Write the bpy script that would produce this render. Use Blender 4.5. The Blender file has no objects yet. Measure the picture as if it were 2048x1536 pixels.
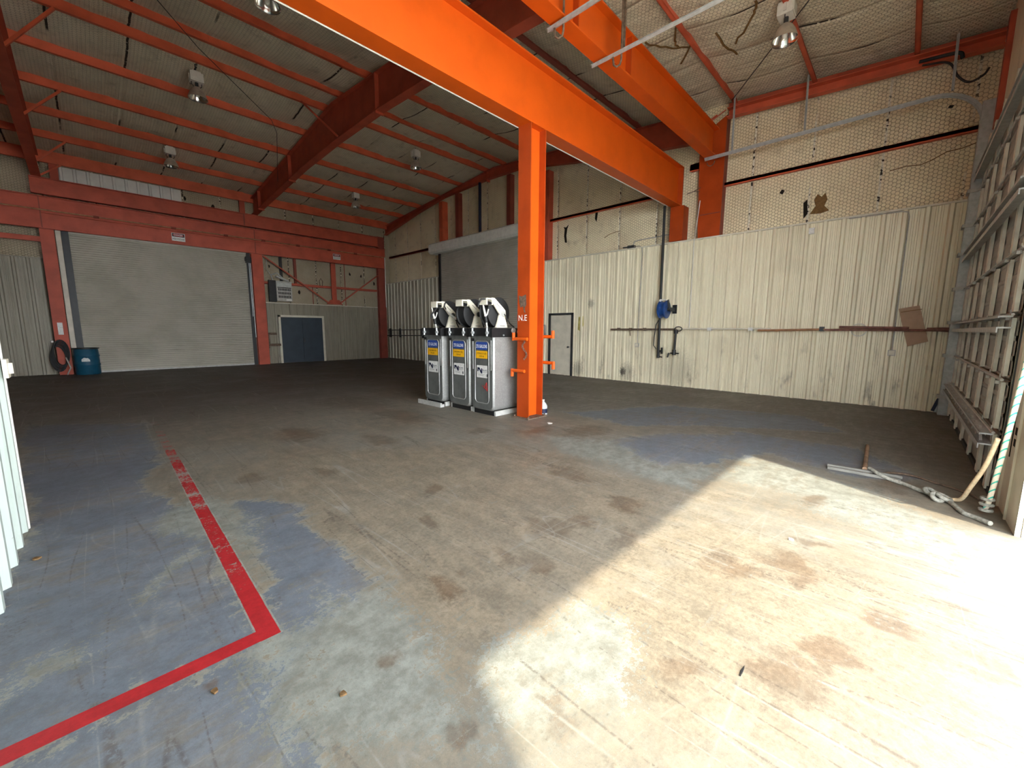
import bpy, bmesh, math, random
import numpy as np
from mathutils import Vector as V, Matrix
random.seed(7); RNG=np.random.default_rng(5)
S=bpy.context.scene; COL=S.collection
# ------------------------------------------------------------------ node helper
class G:
    def __init__(s,name,rough=.6,metal=0.,spec=.35):
        s.m=bpy.data.materials.new(name); s.m.use_nodes=True; s.t=s.m.node_tree; s.n=s.t.nodes; s.b=s.n['Principled BSDF']
        s.b.inputs['Roughness'].default_value=rough; s.b.inputs['Metallic'].default_value=metal
        s.b.inputs['Specular IOR Level'].default_value=spec
        s.geo=s.n.new('ShaderNodeNewGeometry'); s.tc=s.n.new('ShaderNodeTexCoord')
    def set(s,sock,v):
        if isinstance(v,bpy.types.NodeSocket): s.t.links.new(v,sock)
        elif v is not None: sock.default_value=v
    def P(s): return s.geo.outputs['Position']
    def O(s): return s.tc.outputs['Object']
    def math(s,op,a,b=None,c=None,clamp=False):
        n=s.n.new('ShaderNodeMath'); n.operation=op; n.use_clamp=clamp
        for i,v in enumerate((a,b,c)): s.set(n.inputs[i],v) if v is not None else None
        return n.outputs[0]
    def scale(s,vec,sc,loc=(0,0,0)):
        n=s.n.new('ShaderNodeMapping'); s.set(n.inputs['Vector'],vec); n.inputs['Scale'].default_value=sc; n.inputs['Location'].default_value=loc
        return n.outputs[0]
    def noise(s,vec,sc=1.,det=4,rough=.55,dist=0.):
        n=s.n.new('ShaderNodeTexNoise'); s.set(n.inputs['Vector'],vec); n.inputs['Scale'].default_value=sc
        n.inputs['Detail'].default_value=det; n.inputs['Roughness'].default_value=rough; n.inputs['Distortion'].default_value=dist
        return n.outputs['Fac']
    def ramp(s,f,a,b,lo=0.,hi=1.):
        n=s.n.new('ShaderNodeMapRange'); n.interpolation_type='SMOOTHSTEP'
        s.set(n.inputs[0],f); n.inputs[1].default_value=a; n.inputs[2].default_value=b; n.inputs[3].default_value=lo; n.inputs[4].default_value=hi
        return n.outputs[0]
    def mix(s,f,a,b,mode='MIX'):
        n=s.n.new('ShaderNodeMix'); n.data_type='RGBA'; n.blend_type=mode; n.clamp_factor=True
        s.set(n.inputs[0],f)
        for i,v in ((6,a),(7,b)):
            if isinstance(v,tuple) and len(v)==3: v=(*v,1)
            s.set(n.inputs[i],v)
        return n.outputs[2]
    def xyz(s,vec):
        n=s.n.new('ShaderNodeSeparateXYZ'); s.set(n.inputs[0],vec); return n.outputs
    def comb(s,x,y,z=0.):
        n=s.n.new('ShaderNodeCombineXYZ')
        for i,v in enumerate((x,y,z)): s.set(n.inputs[i],v)
        return n.outputs[0]
    def attr(s,name):
        n=s.n.new('ShaderNodeAttribute'); n.attribute_name=name
        k=s.n.new('ShaderNodeSeparateColor'); s.t.links.new(n.outputs['Color'],k.inputs[0]); return k.outputs
    def brick(s,vec,w,h,mortar):
        n=s.n.new('ShaderNodeTexBrick'); s.set(n.inputs['Vector'],vec); n.offset=.5
        n.inputs['Scale'].default_value=1; n.inputs['Brick Width'].default_value=w; n.inputs['Row Height'].default_value=h
        n.inputs['Mortar Size'].default_value=mortar; n.inputs['Mortar Smooth'].default_value=.4
        return n.outputs['Fac']
    def hexwire(s,u,w,cell,lw):
        m=s.math; x=m('DIVIDE',u,cell); y=m('DIVIDE',w,cell); r3=1.7320508
        def loc(a,b): return m('SUBTRACT',m('FLOORED_MODULO',a,1.),.5), m('SUBTRACT',m('FLOORED_MODULO',b,r3),r3/2)
        ax,ay=loc(x,y); bx,by=loc(m('ADD',x,.5),m('ADD',y,r3/2))
        L=lambda p,q: m('ADD',m('MULTIPLY',p,p),m('MULTIPLY',q,q))
        t=m('LESS_THAN',L(ax,ay),L(bx,by))
        gx=m('ADD',m('MULTIPLY',ax,t),m('MULTIPLY',bx,m('SUBTRACT',1.,t))); gy=m('ADD',m('MULTIPLY',ay,t),m('MULTIPLY',by,m('SUBTRACT',1.,t)))
        gx=m('ABSOLUTE',gx); gy=m('ABSOLUTE',gy)
        d=m('MAXIMUM',gx,m('ADD',m('MULTIPLY',gx,.5),m('MULTIPLY',gy,.8660254)))
        return s.ramp(d,.5-lw,.5)
    def voro(s,vec,sc):
        n=s.n.new('ShaderNodeTexVoronoi'); s.set(n.inputs['Vector'],vec); n.inputs['Scale'].default_value=sc; return n.outputs['Distance']
    def bump(s,h,st=.3,d=.02):
        n=s.n.new('ShaderNodeBump'); n.inputs['Strength'].default_value=st; n.inputs['Distance'].default_value=d
        s.set(n.inputs['Height'],h); s.t.links.new(n.outputs[0],s.b.inputs['Normal'])
    def col(s,c):
        if isinstance(c,tuple) and len(c)==3: c=(*c,1)
        s.set(s.b.inputs['Base Color'],c); return s
    def rough(s,v): s.set(s.b.inputs['Roughness'],v); return s
def paint(name,c,rough=.5,rust=.12,spec=.35,var=.25,obj=False):
    g=G(name,rough,0,spec); p=g.O() if obj else g.P()
    n1=g.noise(p,2.2,5); n2=g.noise(g.scale(p,(9,9,2.2)),1.5,5,.65)
    d=tuple(x*(1-var) for x in c)
    k=g.mix(g.ramp(n1,.35,.7),c,d)
    k=g.mix(g.ramp(n2,.64,.78,0,rust*2.5),k,(.13,.07,.045))
    g.col(k); g.bump(n2,.08,.01); return g.m
def plain(name,c,rough=.5,metal=0.,spec=.4,var=.15,sc=8.):
    g=G(name,rough,metal,spec); n=g.noise(g.O(),sc,4)
    g.col(g.mix(g.ramp(n,.3,.75),c,tuple(x*(1-var*2) for x in c))); return g.m
M={}
M['orange']=paint('orange_paint',(.60,.088,.006),.45,.06,.22,.12)
M['orange_col']=paint('orange_paint_worn',(.40,.052,.006),.5,.22,.2,.2)
M['red']=paint('red_oxide_paint',(.66,.125,.06),.5,.14)
M['redb']=paint('red_oxide_paint_dark',(.46,.08,.042),.55,.12)  # darker copy of the red oxide, for rafters and back steel
M['dark_red']=paint('dark_red_paint',(.26,.055,.036),.6,.2)
M['black']=plain('black_paint',(.012,.012,.013),.45)
M['rubber']=plain('black_rubber',(.02,.02,.021),.6)
M['dkgrey']=plain('dark_grey_metal',(.05,.052,.055),.5,.3)
M['galv']=plain('galvanised_track',(.48,.50,.50),.42,.35,.5,.12,14)
M['galv_dull']=plain('dull_galvanised',(.50,.50,.47),.55,.2,.4,.12,14)
M['conduit']=plain('grey_conduit',(.42,.40,.36),.5,.1)
M['white']=plain('white_paint',(.70,.68,.62),.45,0,.4,.08)
M['cream']=plain('cream_paint',(.66,.61,.49),.5,0,.4,.1,3)
M['creamw']=plain('cream_reel_paint',(.82,.77,.63),.4,0,.45,.05)
M['lampbox']=plain('lamp_box_white',(.74,.72,.66),.45,0,.4,.08)
M['reflout']=plain('reflector_outer',(.52,.45,.37),.5,.2)
M['chrome']=plain('reflector_inner',(.88,.88,.85),.16,1.,.5,.03)
M['bulb']=plain('bulb_glass',(.85,.84,.78),.1,0,.8,.02)
M['navy']=plain('label_navy',(.012,.016,.05),.5)
M['lblue']=plain('label_blue',(.025,.065,.28),.45,0,.4,.05)
M['lyel']=plain('label_yellow',(.80,.42,.01),.45,0,.4,.06)
M['lwhite']=plain('label_white',(.72,.71,.68),.5,0,.4,.12,30)
M['ltext']=plain('label_text_white',(.85,.86,.88),.5,0,.4,.02)
M['lbrown']=plain('label_text_dark',(.10,.045,.01),.5)
M['reelblue']=plain('blue_enamel',(.012,.06,.24),.35,0,.5,.2)
M['teal']=plain('blue_plastic',(.008,.075,.13),.45,0,.4,.1)
M['ddoor']=plain('blue_grey_door',(.035,.048,.062),.5,0,.3,.1,2)
M['card']=plain('cardboard',(.44,.295,.20),.8,0,.2,.08,5)
M['copper']=plain('copper_pipe',(.48,.24,.12),.42,.5,.5,.2)
M['rusty']=plain('rusty_pipe',(.17,.115,.08),.8,.0,.3,.3,20)
M['rhose']=plain('red_brown_hose',(.24,.10,.075),.6,0,.3,.3,10)
M['ropeg']=plain('grey_rope',(.34,.33,.28),.85,0,.1,.25,40)
M['wood']=plain('old_wood',(.30,.19,.12),.75,0,.2,.3,6)
M['alu']=plain('aluminium_bar',(.20,.19,.165),.55,.2)
M['strap']=plain('tan_strap',(.62,.48,.30),.8,0,.2,.15,30)
M['torn']=plain('torn_brown_paper',(.22,.125,.05),.9,0,.1,.2,20)
M['hole']=plain('dark_tear',(.02,.016,.012),.9,0,.1,.1)
M['litter']=plain('dry_leaf',(.22,.13,.06),.9,0,.1,.3,30)
M['redmark']=plain('red_marker',(.35,.02,.02),.6)
M['chalk']=plain('chalk',(.85,.82,.75),.9,0,.1,.05)
M['yellowmark']=plain('faded_yellow_paint',(.52,.44,.14),.8,0,.2,.2,10)
# clear jug
g=G('jug_plastic',.25,0,.5); g.col((.70,.72,.72)); g.b.inputs['Transmission Weight'].default_value=.35; M['jug']=g.m
# green traced rope
g=G('white_rope_green_tracer',.85,0,.15); o=g.xyz(g.O())
w=g.math('FRACT',g.math('ADD',g.math('MULTIPLY',o[2],17.),g.math('ADD',g.math('MULTIPLY',o[1],14.),g.math('MULTIPLY',o[0],12.))))
g.col(g.mix(g.ramp(w,.74,.80),(.66,.59,.46),(.06,.40,.30))); g.bump(w,.5,.01); M['rope']=g.m
# galvanised tank
g=G('galvanised_tank',.4,.55,.5); v=g.voro(g.O(),34); n=g.noise(g.O(),3,5)
k=g.mix(g.ramp(v,.1,.6),(.43,.43,.41),(.36,.36,.345)); k=g.mix(g.ramp(n,.5,.75,0,.5),k,(.27,.265,.24))
g.col(k); g.rough(g.ramp(n,.3,.7,.30,.5)); M['tank']=g.m
g=G('grey_tank_face',.42,.45,.5); n=g.noise(g.O(),5,5); g.col(g.mix(g.ramp(n,.4,.75),(.17,.18,.17),(.11,.115,.11))); M['tankf']=g.m
# liner panels
def liner(name,a,b,axis):
    g=G(name,.42,.05,.4); p=g.P(); s=(1.2,9,.35) if axis=='y' else (9,1.2,.35)
    n=g.noise(g.scale(p,s),1.6,6,.65); m=g.noise(p,.55,4); f=g.noise(p,24,4,.7)
    k=g.mix(g.ramp(n,.42,.72),a,b); k=g.mix(g.ramp(m,.5,.75,0,.35),k,tuple(x*.72 for x in b))
    z=g.xyz(p)[2]
    sp=g.math('MULTIPLY',g.ramp(f,.66,.74),g.ramp(z,.2,2.4,.9,.12)); k=g.mix(sp,k,(.12,.095,.07))
    sm=g.math('MULTIPLY',g.ramp(g.noise(g.scale(p,(3,3,1.2)),1.3,5,.6),.56,.75),g.ramp(z,.1,2.0,.75,.0)); k=g.mix(sm,k,(.17,.135,.095))
    if axis=='y':
        q=g.xyz(p)
        for (y0,z0,r,st) in ((6.3,.30,.14,.9),(6.15,.28,.35,.35),(7.55,2.45,.16,.5),(4.6,.5,.6,.22),(8.0,.25,.3,.5)):
            d=g.math('SQRT',g.math('ADD',g.math('POWER',g.math('SUBTRACT',q[1],y0),2.),g.math('POWER',g.math('MULTIPLY',g.math('SUBTRACT',q[2],z0),.8),2.)))
            d=g.math('ADD',d,g.math('MULTIPLY',g.math('SUBTRACT',f,.5),r*1.4))
            k=g.mix(g.ramp(d,r*.3,r,st,0.),k,(.05,.042,.035))
    g.col(k); return g.m
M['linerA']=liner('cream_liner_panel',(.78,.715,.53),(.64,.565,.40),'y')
M['linerB']=liner('shaded_liner_panel_back',(.27,.245,.185),(.20,.18,.13),'x')  # back liner colour lowered to carry the dim corner's shade
M['linerF']=liner('shaded_liner_panel',(.36,.325,.24),(.27,.24,.17),'z')  # same cream liner for the far end, its shade put into the colour
M['linerW']=liner('white_ribbed_sheet',(.37,.42,.385),(.30,.35,.31),'w')
# roll-up curtains
g=G('roller_curtain',.42,.25,.45); p=g.P(); n=g.noise(p,1.2,4)
g.col(g.mix(g.ramp(n,.35,.7),(.45,.425,.35),(.38,.36,.29))); M['curtain']=g.m
# sectional door skin
g=G('door_back_skin',.55,.15,.35); n=g.noise(g.P(),2.5,5); g.col(g.mix(g.ramp(n,.35,.7),(.36,.34,.30),(.27,.255,.225))); M['skin']=g.m
g=G('door_stile',.5,.05,.4); n=g.noise(g.P(),6,5); g.col(g.mix(g.ramp(n,.35,.75),(.76,.75,.65),(.58,.57,.49))); M['stile']=g.m
# insulation
def insul(name,a,b,ax,seamoff,seamax,dark=(.30,.23,.15),white=.5,rip=0.):
    g=G(name,.75,0,.2); p=g.P(); q=g.xyz(p); u=q['XYZ'.index(ax[0])]; w=q['XYZ'.index(ax[1])]
    hx=g.hexwire(w,u,.075,.10)
    n1=g.noise(p,.7,5,.6); n2=g.noise(p,3.,6,.65); n3=g.noise(p,14,3)
    k=g.mix(g.ramp(n1,.35,.68),a,b); k=g.mix(g.ramp(n2,.52,.8,0,.6),k,dark)
    k=g.mix(g.math('MULTIPLY',hx,.55),k,tuple(x*.38 for x in b))
    s=q['XYZ'.index(seamax)]
    wob=g.math('MULTIPLY',g.math('SUBTRACT',g.noise(p,5,2),.5),.035)
    t=g.math('SUBTRACT',g.math('FRACT',g.math('DIVIDE',g.math('ADD',g.math('SUBTRACT',s,seamoff),wob),1.22)),.5)
    t=g.math('ABSOLUTE',t)                       # .5 at a seam
    on=g.ramp(g.noise(g.scale(p,(.9,.9,.9)),1.,2),.36,.46) if ax!='XY' else g.ramp(g.noise(g.scale(p,(.35,.5,.9)),1.,2),.50,.56)
    seam=g.math('MULTIPLY',g.ramp(t,.479,.487),on)
    k=g.mix(seam,k,g.mix(g.ramp(n3,white,white+.06),(.04,.03,.022),(.78,.72,.58)))
    g.col(k)
    h=g.math('ADD',g.math('MULTIPLY',n2,1.3),g.math('MULTIPLY',hx,-.30)); h=g.math('SUBTRACT',h,g.math('MULTIPLY',g.ramp(t,.44,.5),.8))
    if rip:
        st=g.noise(g.scale(p,(7.,.55,1.)),1.,4,.6); h=g.math('ADD',h,g.math('MULTIPLY',st,rip))
    g.bump(h,.7,.06); return g.m
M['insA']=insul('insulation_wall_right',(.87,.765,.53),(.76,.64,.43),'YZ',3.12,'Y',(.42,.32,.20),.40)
M['insB']=insul('shaded_insulation_back',(.44,.375,.265),(.36,.305,.21),'XZ',.6,'X',(.42,.34,.23),.5)  # insulation toned darker, weak light at the back painted in
M['insC']=insul('insulation_ceiling',(.78,.71,.55),(.66,.60,.46),'XY',9.75,'X',(.33,.275,.195),.62,1.6)
# concrete apron
g=G('apron_concrete',.8); n=g.noise(g.P(),.8,5); g.col(g.mix(n,(.80,.76,.67),(.72,.68,.60))); M['apron']=g.m
# ------------------------------------------------------------------ mesh builder
class MB:
    def __init__(s): s.v=[]; s.f=[]
    def add(s,vs,fs):
        o=len(s.v); s.v+= [tuple(x) for x in vs]; s.f+=[tuple(i+o for i in f) for f in fs]; return s
    def box(s,x0,x1,y0,y1,z0,z1):
        vs=[(x,y,z) for z in (z0,z1) for y in (y0,y1) for x in (x0,x1)]
        return s.add(vs,[(0,2,3,1),(4,5,7,6),(0,1,5,4),(2,6,7,3),(0,4,6,2),(1,3,7,5)])
    def bar(s,p,q,w,h,up=(0,0,1)):
        p=V(p);q=V(q);d=(q-p).normalized();u=V(up)
        if abs(d.dot(u))>.98:u=V((1,0,0))
        a=d.cross(u).normalized();b=a.cross(d).normalized()
        vs=[e+a*i*w/2+b*j*h/2 for e in (p,q) for j in (-1,1) for i in (-1,1)]
        return s.add(vs,[(0,1,3,2),(4,6,7,5),(0,4,5,1),(2,3,7,6),(0,2,6,4),(1,5,7,3)])
    def ibeam(s,p,q,h,w,tf=.02,tw=.015,up=(0,0,1)):
        p=V(p);q=V(q);u=V(up).normalized()
        s.bar(p,q,tw,h-2*tf,up)
        for k in (-1,1): s.bar(p+u*k*(h/2-tf/2),q+u*k*(h/2-tf/2),w,tf,up)
        return s
    def spline(s,pts,r,seg=8,sub=6):
        P=[V(p) for p in pts];P=[P[0]*2-P[1]]+P+[P[-1]*2-P[-2]];o=[]
        for i in range(1,len(P)-2):
            for k in range(sub):
                t=k/sub;a,b,c,d=P[i-1:i+3];o.append(.5*((2*b)+(c-a)*t+(2*a-5*b+4*c-d)*t*t+(3*b-a-3*c+d)*t**3))
        o.append(P[-2]);return s.tube(o,r,seg)
    def tube(s,pts,r,seg=10,closed=False,cap=True):
        P=[V(p) for p in pts];n=len(P);rings=[];a=None
        for i in range(n):
            if closed: d=(P[(i+1)%n]-P[i-1])
            else: d=P[min(i+1,n-1)]-P[max(i-1,0)]
            d.normalize()
            if a is None: a=d.orthogonal().normalized()
            else:
                a=a-d*a.dot(d); a=a.normalized() if a.length>1e-6 else d.orthogonal().normalized()
            b=d.cross(a); rr=r[i] if isinstance(r,(list,tuple)) else r
            rings.append([P[i]+(a*math.cos(t)+b*math.sin(t))*rr for t in (2*math.pi*k/seg for k in range(seg))])
        vs=[x for R in rings for x in R];fs=[]
        for i in range(n if closed else n-1):
            j=(i+1)%n
            for k in range(seg): fs.append((i*seg+k,i*seg+(k+1)%seg,j*seg+(k+1)%seg,j*seg+k))
        if cap and not closed: fs+= [tuple(range(seg))[::-1],tuple((n-1)*seg+k for k in range(seg))]
        return s.add(vs,fs)
    def lathe(s,prof,c,ax=(0,0,1),seg=24):
        d=V(ax).normalized();a=d.orthogonal().normalized();b=d.cross(a);c=V(c);n=len(prof)
        vs=[c+d*h+(a*math.cos(t)+b*math.sin(t))*max(r,1e-4) for r,h in prof for t in (2*math.pi*k/seg for k in range(seg))]
        fs=[(i*seg+k,i*seg+(k+1)%seg,(i+1)*seg+(k+1)%seg,(i+1)*seg+k) for i in range(n-1) for k in range(seg)]
        return s.add(vs,fs)
    def cyl(s,p,q,r,seg=14): return s.tube([p,q],r,seg)
    def prism(s,poly,fn0,fn1):
        n=len(poly)
        vs=[fn0(*p) for p in poly]+[fn1(*p) for p in poly]
        return s.add(vs,[tuple(range(n))[::-1],tuple(range(n,2*n))]+[(i,(i+1)%n,n+(i+1)%n,n+i) for i in range(n)])
    def strip(s,prof,e0,e1):   # open profile swept between two mappings
        n=len(prof);vs=[e0(*p) for p in prof]+[e1(*p) for p in prof]
        return s.add(vs,[(i,i+1,n+i+1,n+i) for i in range(n-1)])
    def text(s,body,c,u,v,h,w=None,bold=0.):
        cu=bpy.data.curves.new('t','FONT');cu.body=body;cu.align_x='CENTER';cu.align_y='CENTER';cu.size=1;cu.offset=bold;cu.resolution_u=3
        ob=bpy.data.objects.new('t',cu);COL.objects.link(ob)
        dg=bpy.context.evaluated_depsgraph_get();me=bpy.data.meshes.new_from_object(ob.evaluated_get(dg))
        xs=[p.co.x for p in me.vertices];ys=[p.co.y for p in me.vertices];cx=(max(xs)+min(xs))/2;cy=(max(ys)+min(ys))/2
        sy=h/(max(ys)-min(ys));sx=sy if w is None else w/(max(xs)-min(xs))
        c=V(c);u=V(u);v=V(v)
        s.add([c+u*(p.co.x-cx)*sx+v*(p.co.y-cy)*sy for p in me.vertices],[tuple(p.vertices) for p in me.polygons])
        bpy.data.objects.remove(ob);bpy.data.curves.remove(cu);bpy.data.meshes.remove(me);return s
    def build(s,name,mat,parent=None,smooth=None,recalc=True):
        me=bpy.data.meshes.new(name); o=V((0,0,0))
        p=parent
        while p is not None: o=o+p.location; p=p.parent
        me.from_pydata([V(x)-o for x in s.v],[],s.f); me.materials.append(M[mat] if isinstance(mat,str) else mat)
        if recalc:
            bm=bmesh.new();bm.from_mesh(me);bmesh.ops.recalc_face_normals(bm,faces=bm.faces[:]);bm.to_mesh(me);bm.free()
        if smooth:
            me.polygons.foreach_set('use_smooth',[True]*len(me.polygons)); me.set_sharp_from_angle(angle=math.radians(smooth))
        ob=bpy.data.objects.new(name,me);COL.objects.link(ob)
        if parent is not None: ob.parent=parent
        return ob
def tag(o,label=None,cat=None,group=None,kind=None):
    if label:o['label']=label
    if cat:o['category']=cat
    if group:o['group']=group
    if kind:o['kind']=kind
    return o
def thing(name,loc,label,cat,group=None,kind=None):
    o=bpy.data.objects.new(name,None);COL.objects.link(o);o.location=loc;o.empty_display_size=.2
    return tag(o,label,cat,group,kind)
def one(name,mb,mat,label,cat,group=None,kind=None,smooth=None): return tag(mb.build(name,mat,None,smooth),label,cat,group,kind)
def copy_tree(o,parent=None):
    c=o.copy();COL.objects.link(c)
    if parent is not None:c.parent=parent
    for ch in list(o.children): copy_tree(ch,c)
    return c
# ------------------------------------------------------------------ dimensions (metres, camera stands at x=0 y=0)
XA=11.59; XI=11.88; YB=20.85; YF=-.81; RY=12.2; RZ=8.12
def roof(y): return RZ-.082*(RY-y) if y<RY else RZ-.095*(y-RY)
PUR=[20.62,19.1,17.5,15.95,14.33,12.68,11.75,10.2,8.6,6.17,3.6,2.0,.38]
# ------------------------------------------------------------------ floor
def lattice(seed,n=256): return np.random.default_rng(seed).random((n,n))
def vnoise(x,y,seed):
    L=lattice(seed);n=L.shape[0];xi=np.floor(x).astype(int);yi=np.floor(y).astype(int);fx=x-xi;fy=y-yi
    fx=fx*fx*(3-2*fx);fy=fy*fy*(3-2*fy);a=L[xi%n,yi%n];b=L[(xi+1)%n,yi%n];c=L[xi%n,(yi+1)%n];d=L[(xi+1)%n,(yi+1)%n]
    return (a*(1-fx)+b*fx)*(1-fy)+(c*(1-fx)+d*fx)*fy
def fbm(x,y,seed,o=4):
    r=0;a=.5;t=0
    for i in range(o): r=r+a*vnoise(x*2**i+17*i,y*2**i+31*i,seed+i);t+=a;a*=.5
    return r/t
def polymask(X,Y,poly,soft):
    P=np.array(poly);ins=np.zeros(X.shape,bool);dm=np.full(X.shape,1e9);n=len(P)
    for i in range(n):
        a=P[i];b=P[(i+1)%n]
        c=((a[1]>Y)!=(b[1]>Y))
        with np.errstate(divide='ignore',invalid='ignore'): xx=(b[0]-a[0])*(Y-a[1])/(b[1]-a[1]+1e-12)+a[0]
        ins^=(c&(X<xx)); e=b-a;t=np.clip(((X-a[0])*e[0]+(Y-a[1])*e[1])/(e@e+1e-12),0,1)
        dm=np.minimum(dm,np.hypot(X-a[0]-t*e[0],Y-a[1]-t*e[1]))
    sd=np.where(ins,dm,-dm);t=np.clip(sd/(2*soft)+.5,0,1);return t*t*(3-2*t)
BLUE=[[(-.52,3.77),(-.46,4.85),(-.9,10.3),(.52,9.16),(.49,6.23),(.31,5.61),(.37,4.67),(.52,4.23),(.5,3.36),(.5,2.37),(.52,2.28),(-.5,2.33)],
 [(.87,4.31),(1.13,3.89),(1.09,2.66),(1.05,2.24),(.67,2.28),(.6,2.33),(.63,3.13)],
 [(-.5,.5),(-.5,2.25),(.55,2.19),(.73,2.14),(.55,1.94),(.41,1.75),(.42,1.42),(.3,.6)],
 [(4.93,2.99),(6.15,2.57),(7.0,1.59),(7.16,.39),(6.15,-.31),(5.67,.28),(6.01,1.23),(5.2,1.47),(4.59,1.83)],
 [(-.83,9.35),(.46,8.27),(.06,5.3),(-.52,5.73)],[(6.3,4.6),(8.5,3.4),(9.2,1.2),(8.2,.6),(7.3,2.0),(6.2,3.2)]]
MINT=[[(.46,2.12),(.74,2.18),(1.07,2.22),(1.05,1.81),(1.03,1.18),(.97,.85),(.42,1.42)],
 [(.58,4.77),(.81,4.38),(.84,3.64),(.72,3.23),(.65,3.34),(.62,3.99),(.49,3.66),(.18,3.98)],
 [(-.04,3.22),(.4,3.46),(.46,3.3),(.26,3.19),(-.02,3.05)],[(-.41,2.67),(-.34,2.9),(-.2,2.91),(-.19,2.7),(-.41,2.59)],
 [(4.69,3.91),(5.15,2.96),(4.55,1.76),(5.14,1.4),(4.07,1.31),(4.18,2.13),(4.24,3.18)],[(.8,2.49),(.93,2.22),(.99,1.67),(.85,1.72),(.75,2.06)],
 [(5.59,1.36),(5.72,.95),(5.08,-.12),(4.76,-.8),(3.42,-.63),(4.28,.02),(4.56,.57),(4.58,1.28)],[(1.24,1.27),(1.93,1.2),(1.96,.87),(1.45,.69),(1.04,.92)]]
SAND=[[(2.27,5.16),(4.01,4.1),(4.14,2.17),(4.01,1.29),(1.22,1.25),(1.02,1.58),(1.01,2.27),(1.1,4.08),(1.34,6.1)],
 [(1.66,1.29),(3.56,1.14),(3.25,-.6),(2.25,-.47),(1.41,.39),(1.47,.73)],[(-.52,4.8),(-.3,4.7),(-.28,3.6),(-.33,2.95),(-.5,2.9)],[(-.52,4.6),(-.2,4.2),(-.25,3.5),(-.3,3.0),(-.5,2.8)]]
ST=[(5.34,3.52,.44,.30),(4.90,4.14,.37,.16),(4.16,4.70,.20,.19),(2.27,3.29,.09,.09),(1.92,1.91,.08,.16),(2.47,1.96,.19,.18),(2.74,1.77,.13,.14),
(2.79,1.42,.11,.11),(1.83,2.70,.07,.13),(1.69,4.53,.10,.2),(.86,1.63,.07,.07),(3.25,.44,.21,.13),(3.63,.41,.12,.11),(3.03,.35,.10,.09),(4.69,.43,.19,.08),
(1.80,.65,.11,.09),(2.0,1.65,.12,.11),(1.23,.84,.08,.10),(1.26,.97,.07,.07),(3.31,1.67,.2,.15),(2.79,5.33,.2,.4),(2.08,6.44,.3,.5),(5.13,8.9,.6,1.1),
(.23,2.06,.02,.04),(.62,1.64,.03,.03),(2.39,.13,.18,.10),(2.94,-.14,.14,.10),(2.88,-.45,.15,.08),(.86,1.08,.07,.05),(1.70,13.32,.26,.32),(3.6,2.49,.2,.3),
(2.68,1.42,.15,.08),(1.43,1.91,.1,.16),(1.04,4.86,.12,.2),(3.9,8.6,.7,1.0),(2.9,.75,.2,.16),(2.1,.25,.2,.14),(3.9,6.6,.35,.8),(5.7,-.1,.3,.16)]
xs=np.concatenate([np.arange(-6.1,-1,.25),np.arange(-1,7,.025),np.arange(7,12.1,.1)])
ys=np.concatenate([np.arange(-.87,7,.025),np.arange(7,21.05,.1)])
X,Y=np.meshgrid(xs,ys); nx,ny=len(xs),len(ys)
wob=lambda s,k:(fbm(X*3,Y*1.6,s)-.5)*k
def zone(L,soft,s,k=.35):
    Xw=X+wob(s,k);Yw=Y+wob(s+9,k*1.6);r=np.zeros(X.shape)
    for p in L: r=np.maximum(r,polymask(Xw,Yw,p,soft))
    return r
zb=zone(BLUE,.2,11,.3); zm=zone(MINT,.24,31,.35); zs=zone(SAND,.5,51,.5)
stn=np.zeros(X.shape)
Xw=X+(fbm(X*7,Y*4,71)-.5)*.22;Yw=Y+(fbm(X*7,Y*4,81)-.5)*.3
for (cx,cy,a,b) in ST:
    d=np.hypot((Xw-cx)/(a*1.15),(Yw-cy)/(b*1.25)); stn=np.maximum(stn,np.clip(1.35-d,0,1))
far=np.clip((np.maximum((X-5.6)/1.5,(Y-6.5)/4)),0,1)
me=bpy.data.meshes.new('floor'); nv=nx*ny
co=np.zeros((nv,3),np.float32);co[:,0]=X.ravel();co[:,1]=Y.ravel()
me.vertices.add(nv);me.vertices.foreach_set('co',co.ravel())
i=np.arange(nx-1);j=np.arange(ny-1);I,J=np.meshgrid(i,j);q=(J*nx+I).ravel()
quads=np.stack([q,q+1,q+nx+1,q+nx],1).astype(np.int32);nf=len(quads)
me.loops.add(nf*4);me.loops.foreach_set('vertex_index',quads.ravel());me.polygons.add(nf)
me.polygons.foreach_set('loop_start',np.arange(nf,dtype=np.int32)*4);me.update(calc_edges=True)
for nm,ch in (('zone',(zb,zm,zs)),('dirt',(stn,far,np.clip((Y+1.6*fbm(X*.8,Y*.5,91)-8.5-.25*np.clip(X-6,0,5))/5,0,1)))):  # third dirt channel is painted shade, growing towards the back wall
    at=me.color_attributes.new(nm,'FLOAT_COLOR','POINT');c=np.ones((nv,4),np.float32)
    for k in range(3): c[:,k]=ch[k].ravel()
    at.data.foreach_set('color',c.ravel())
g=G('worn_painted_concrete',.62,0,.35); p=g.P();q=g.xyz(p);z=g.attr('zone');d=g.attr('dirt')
n_big=g.noise(p,.9,6,.65); st1=g.noise(g.scale(p,(5.5,2.0,1)),1.,9,.76); fine=g.noise(p,34,6,.78); med=g.noise(p,7,7,.72); st2=g.noise(g.scale(p,(2.0,9,1)),1.,6,.7)
hair=g.noise(g.scale(p,(60,3.5,1)),1.,4,.7); grit=g.noise(p,190,2,.6); sub=lambda a,k: g.math('MULTIPLY',g.math('SUBTRACT',a,.5),k); add=lambda *a: a[0] if len(a)==1 else g.math('ADD',a[0],add(*a[1:]))
k=g.mix(g.ramp(st1,.36,.66),(.285,.245,.185),(.195,.175,.14)); k=g.mix(g.ramp(add(n_big,sub(med,.5)),.42,.62,0,.6),k,(.265,.265,.235))
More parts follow.
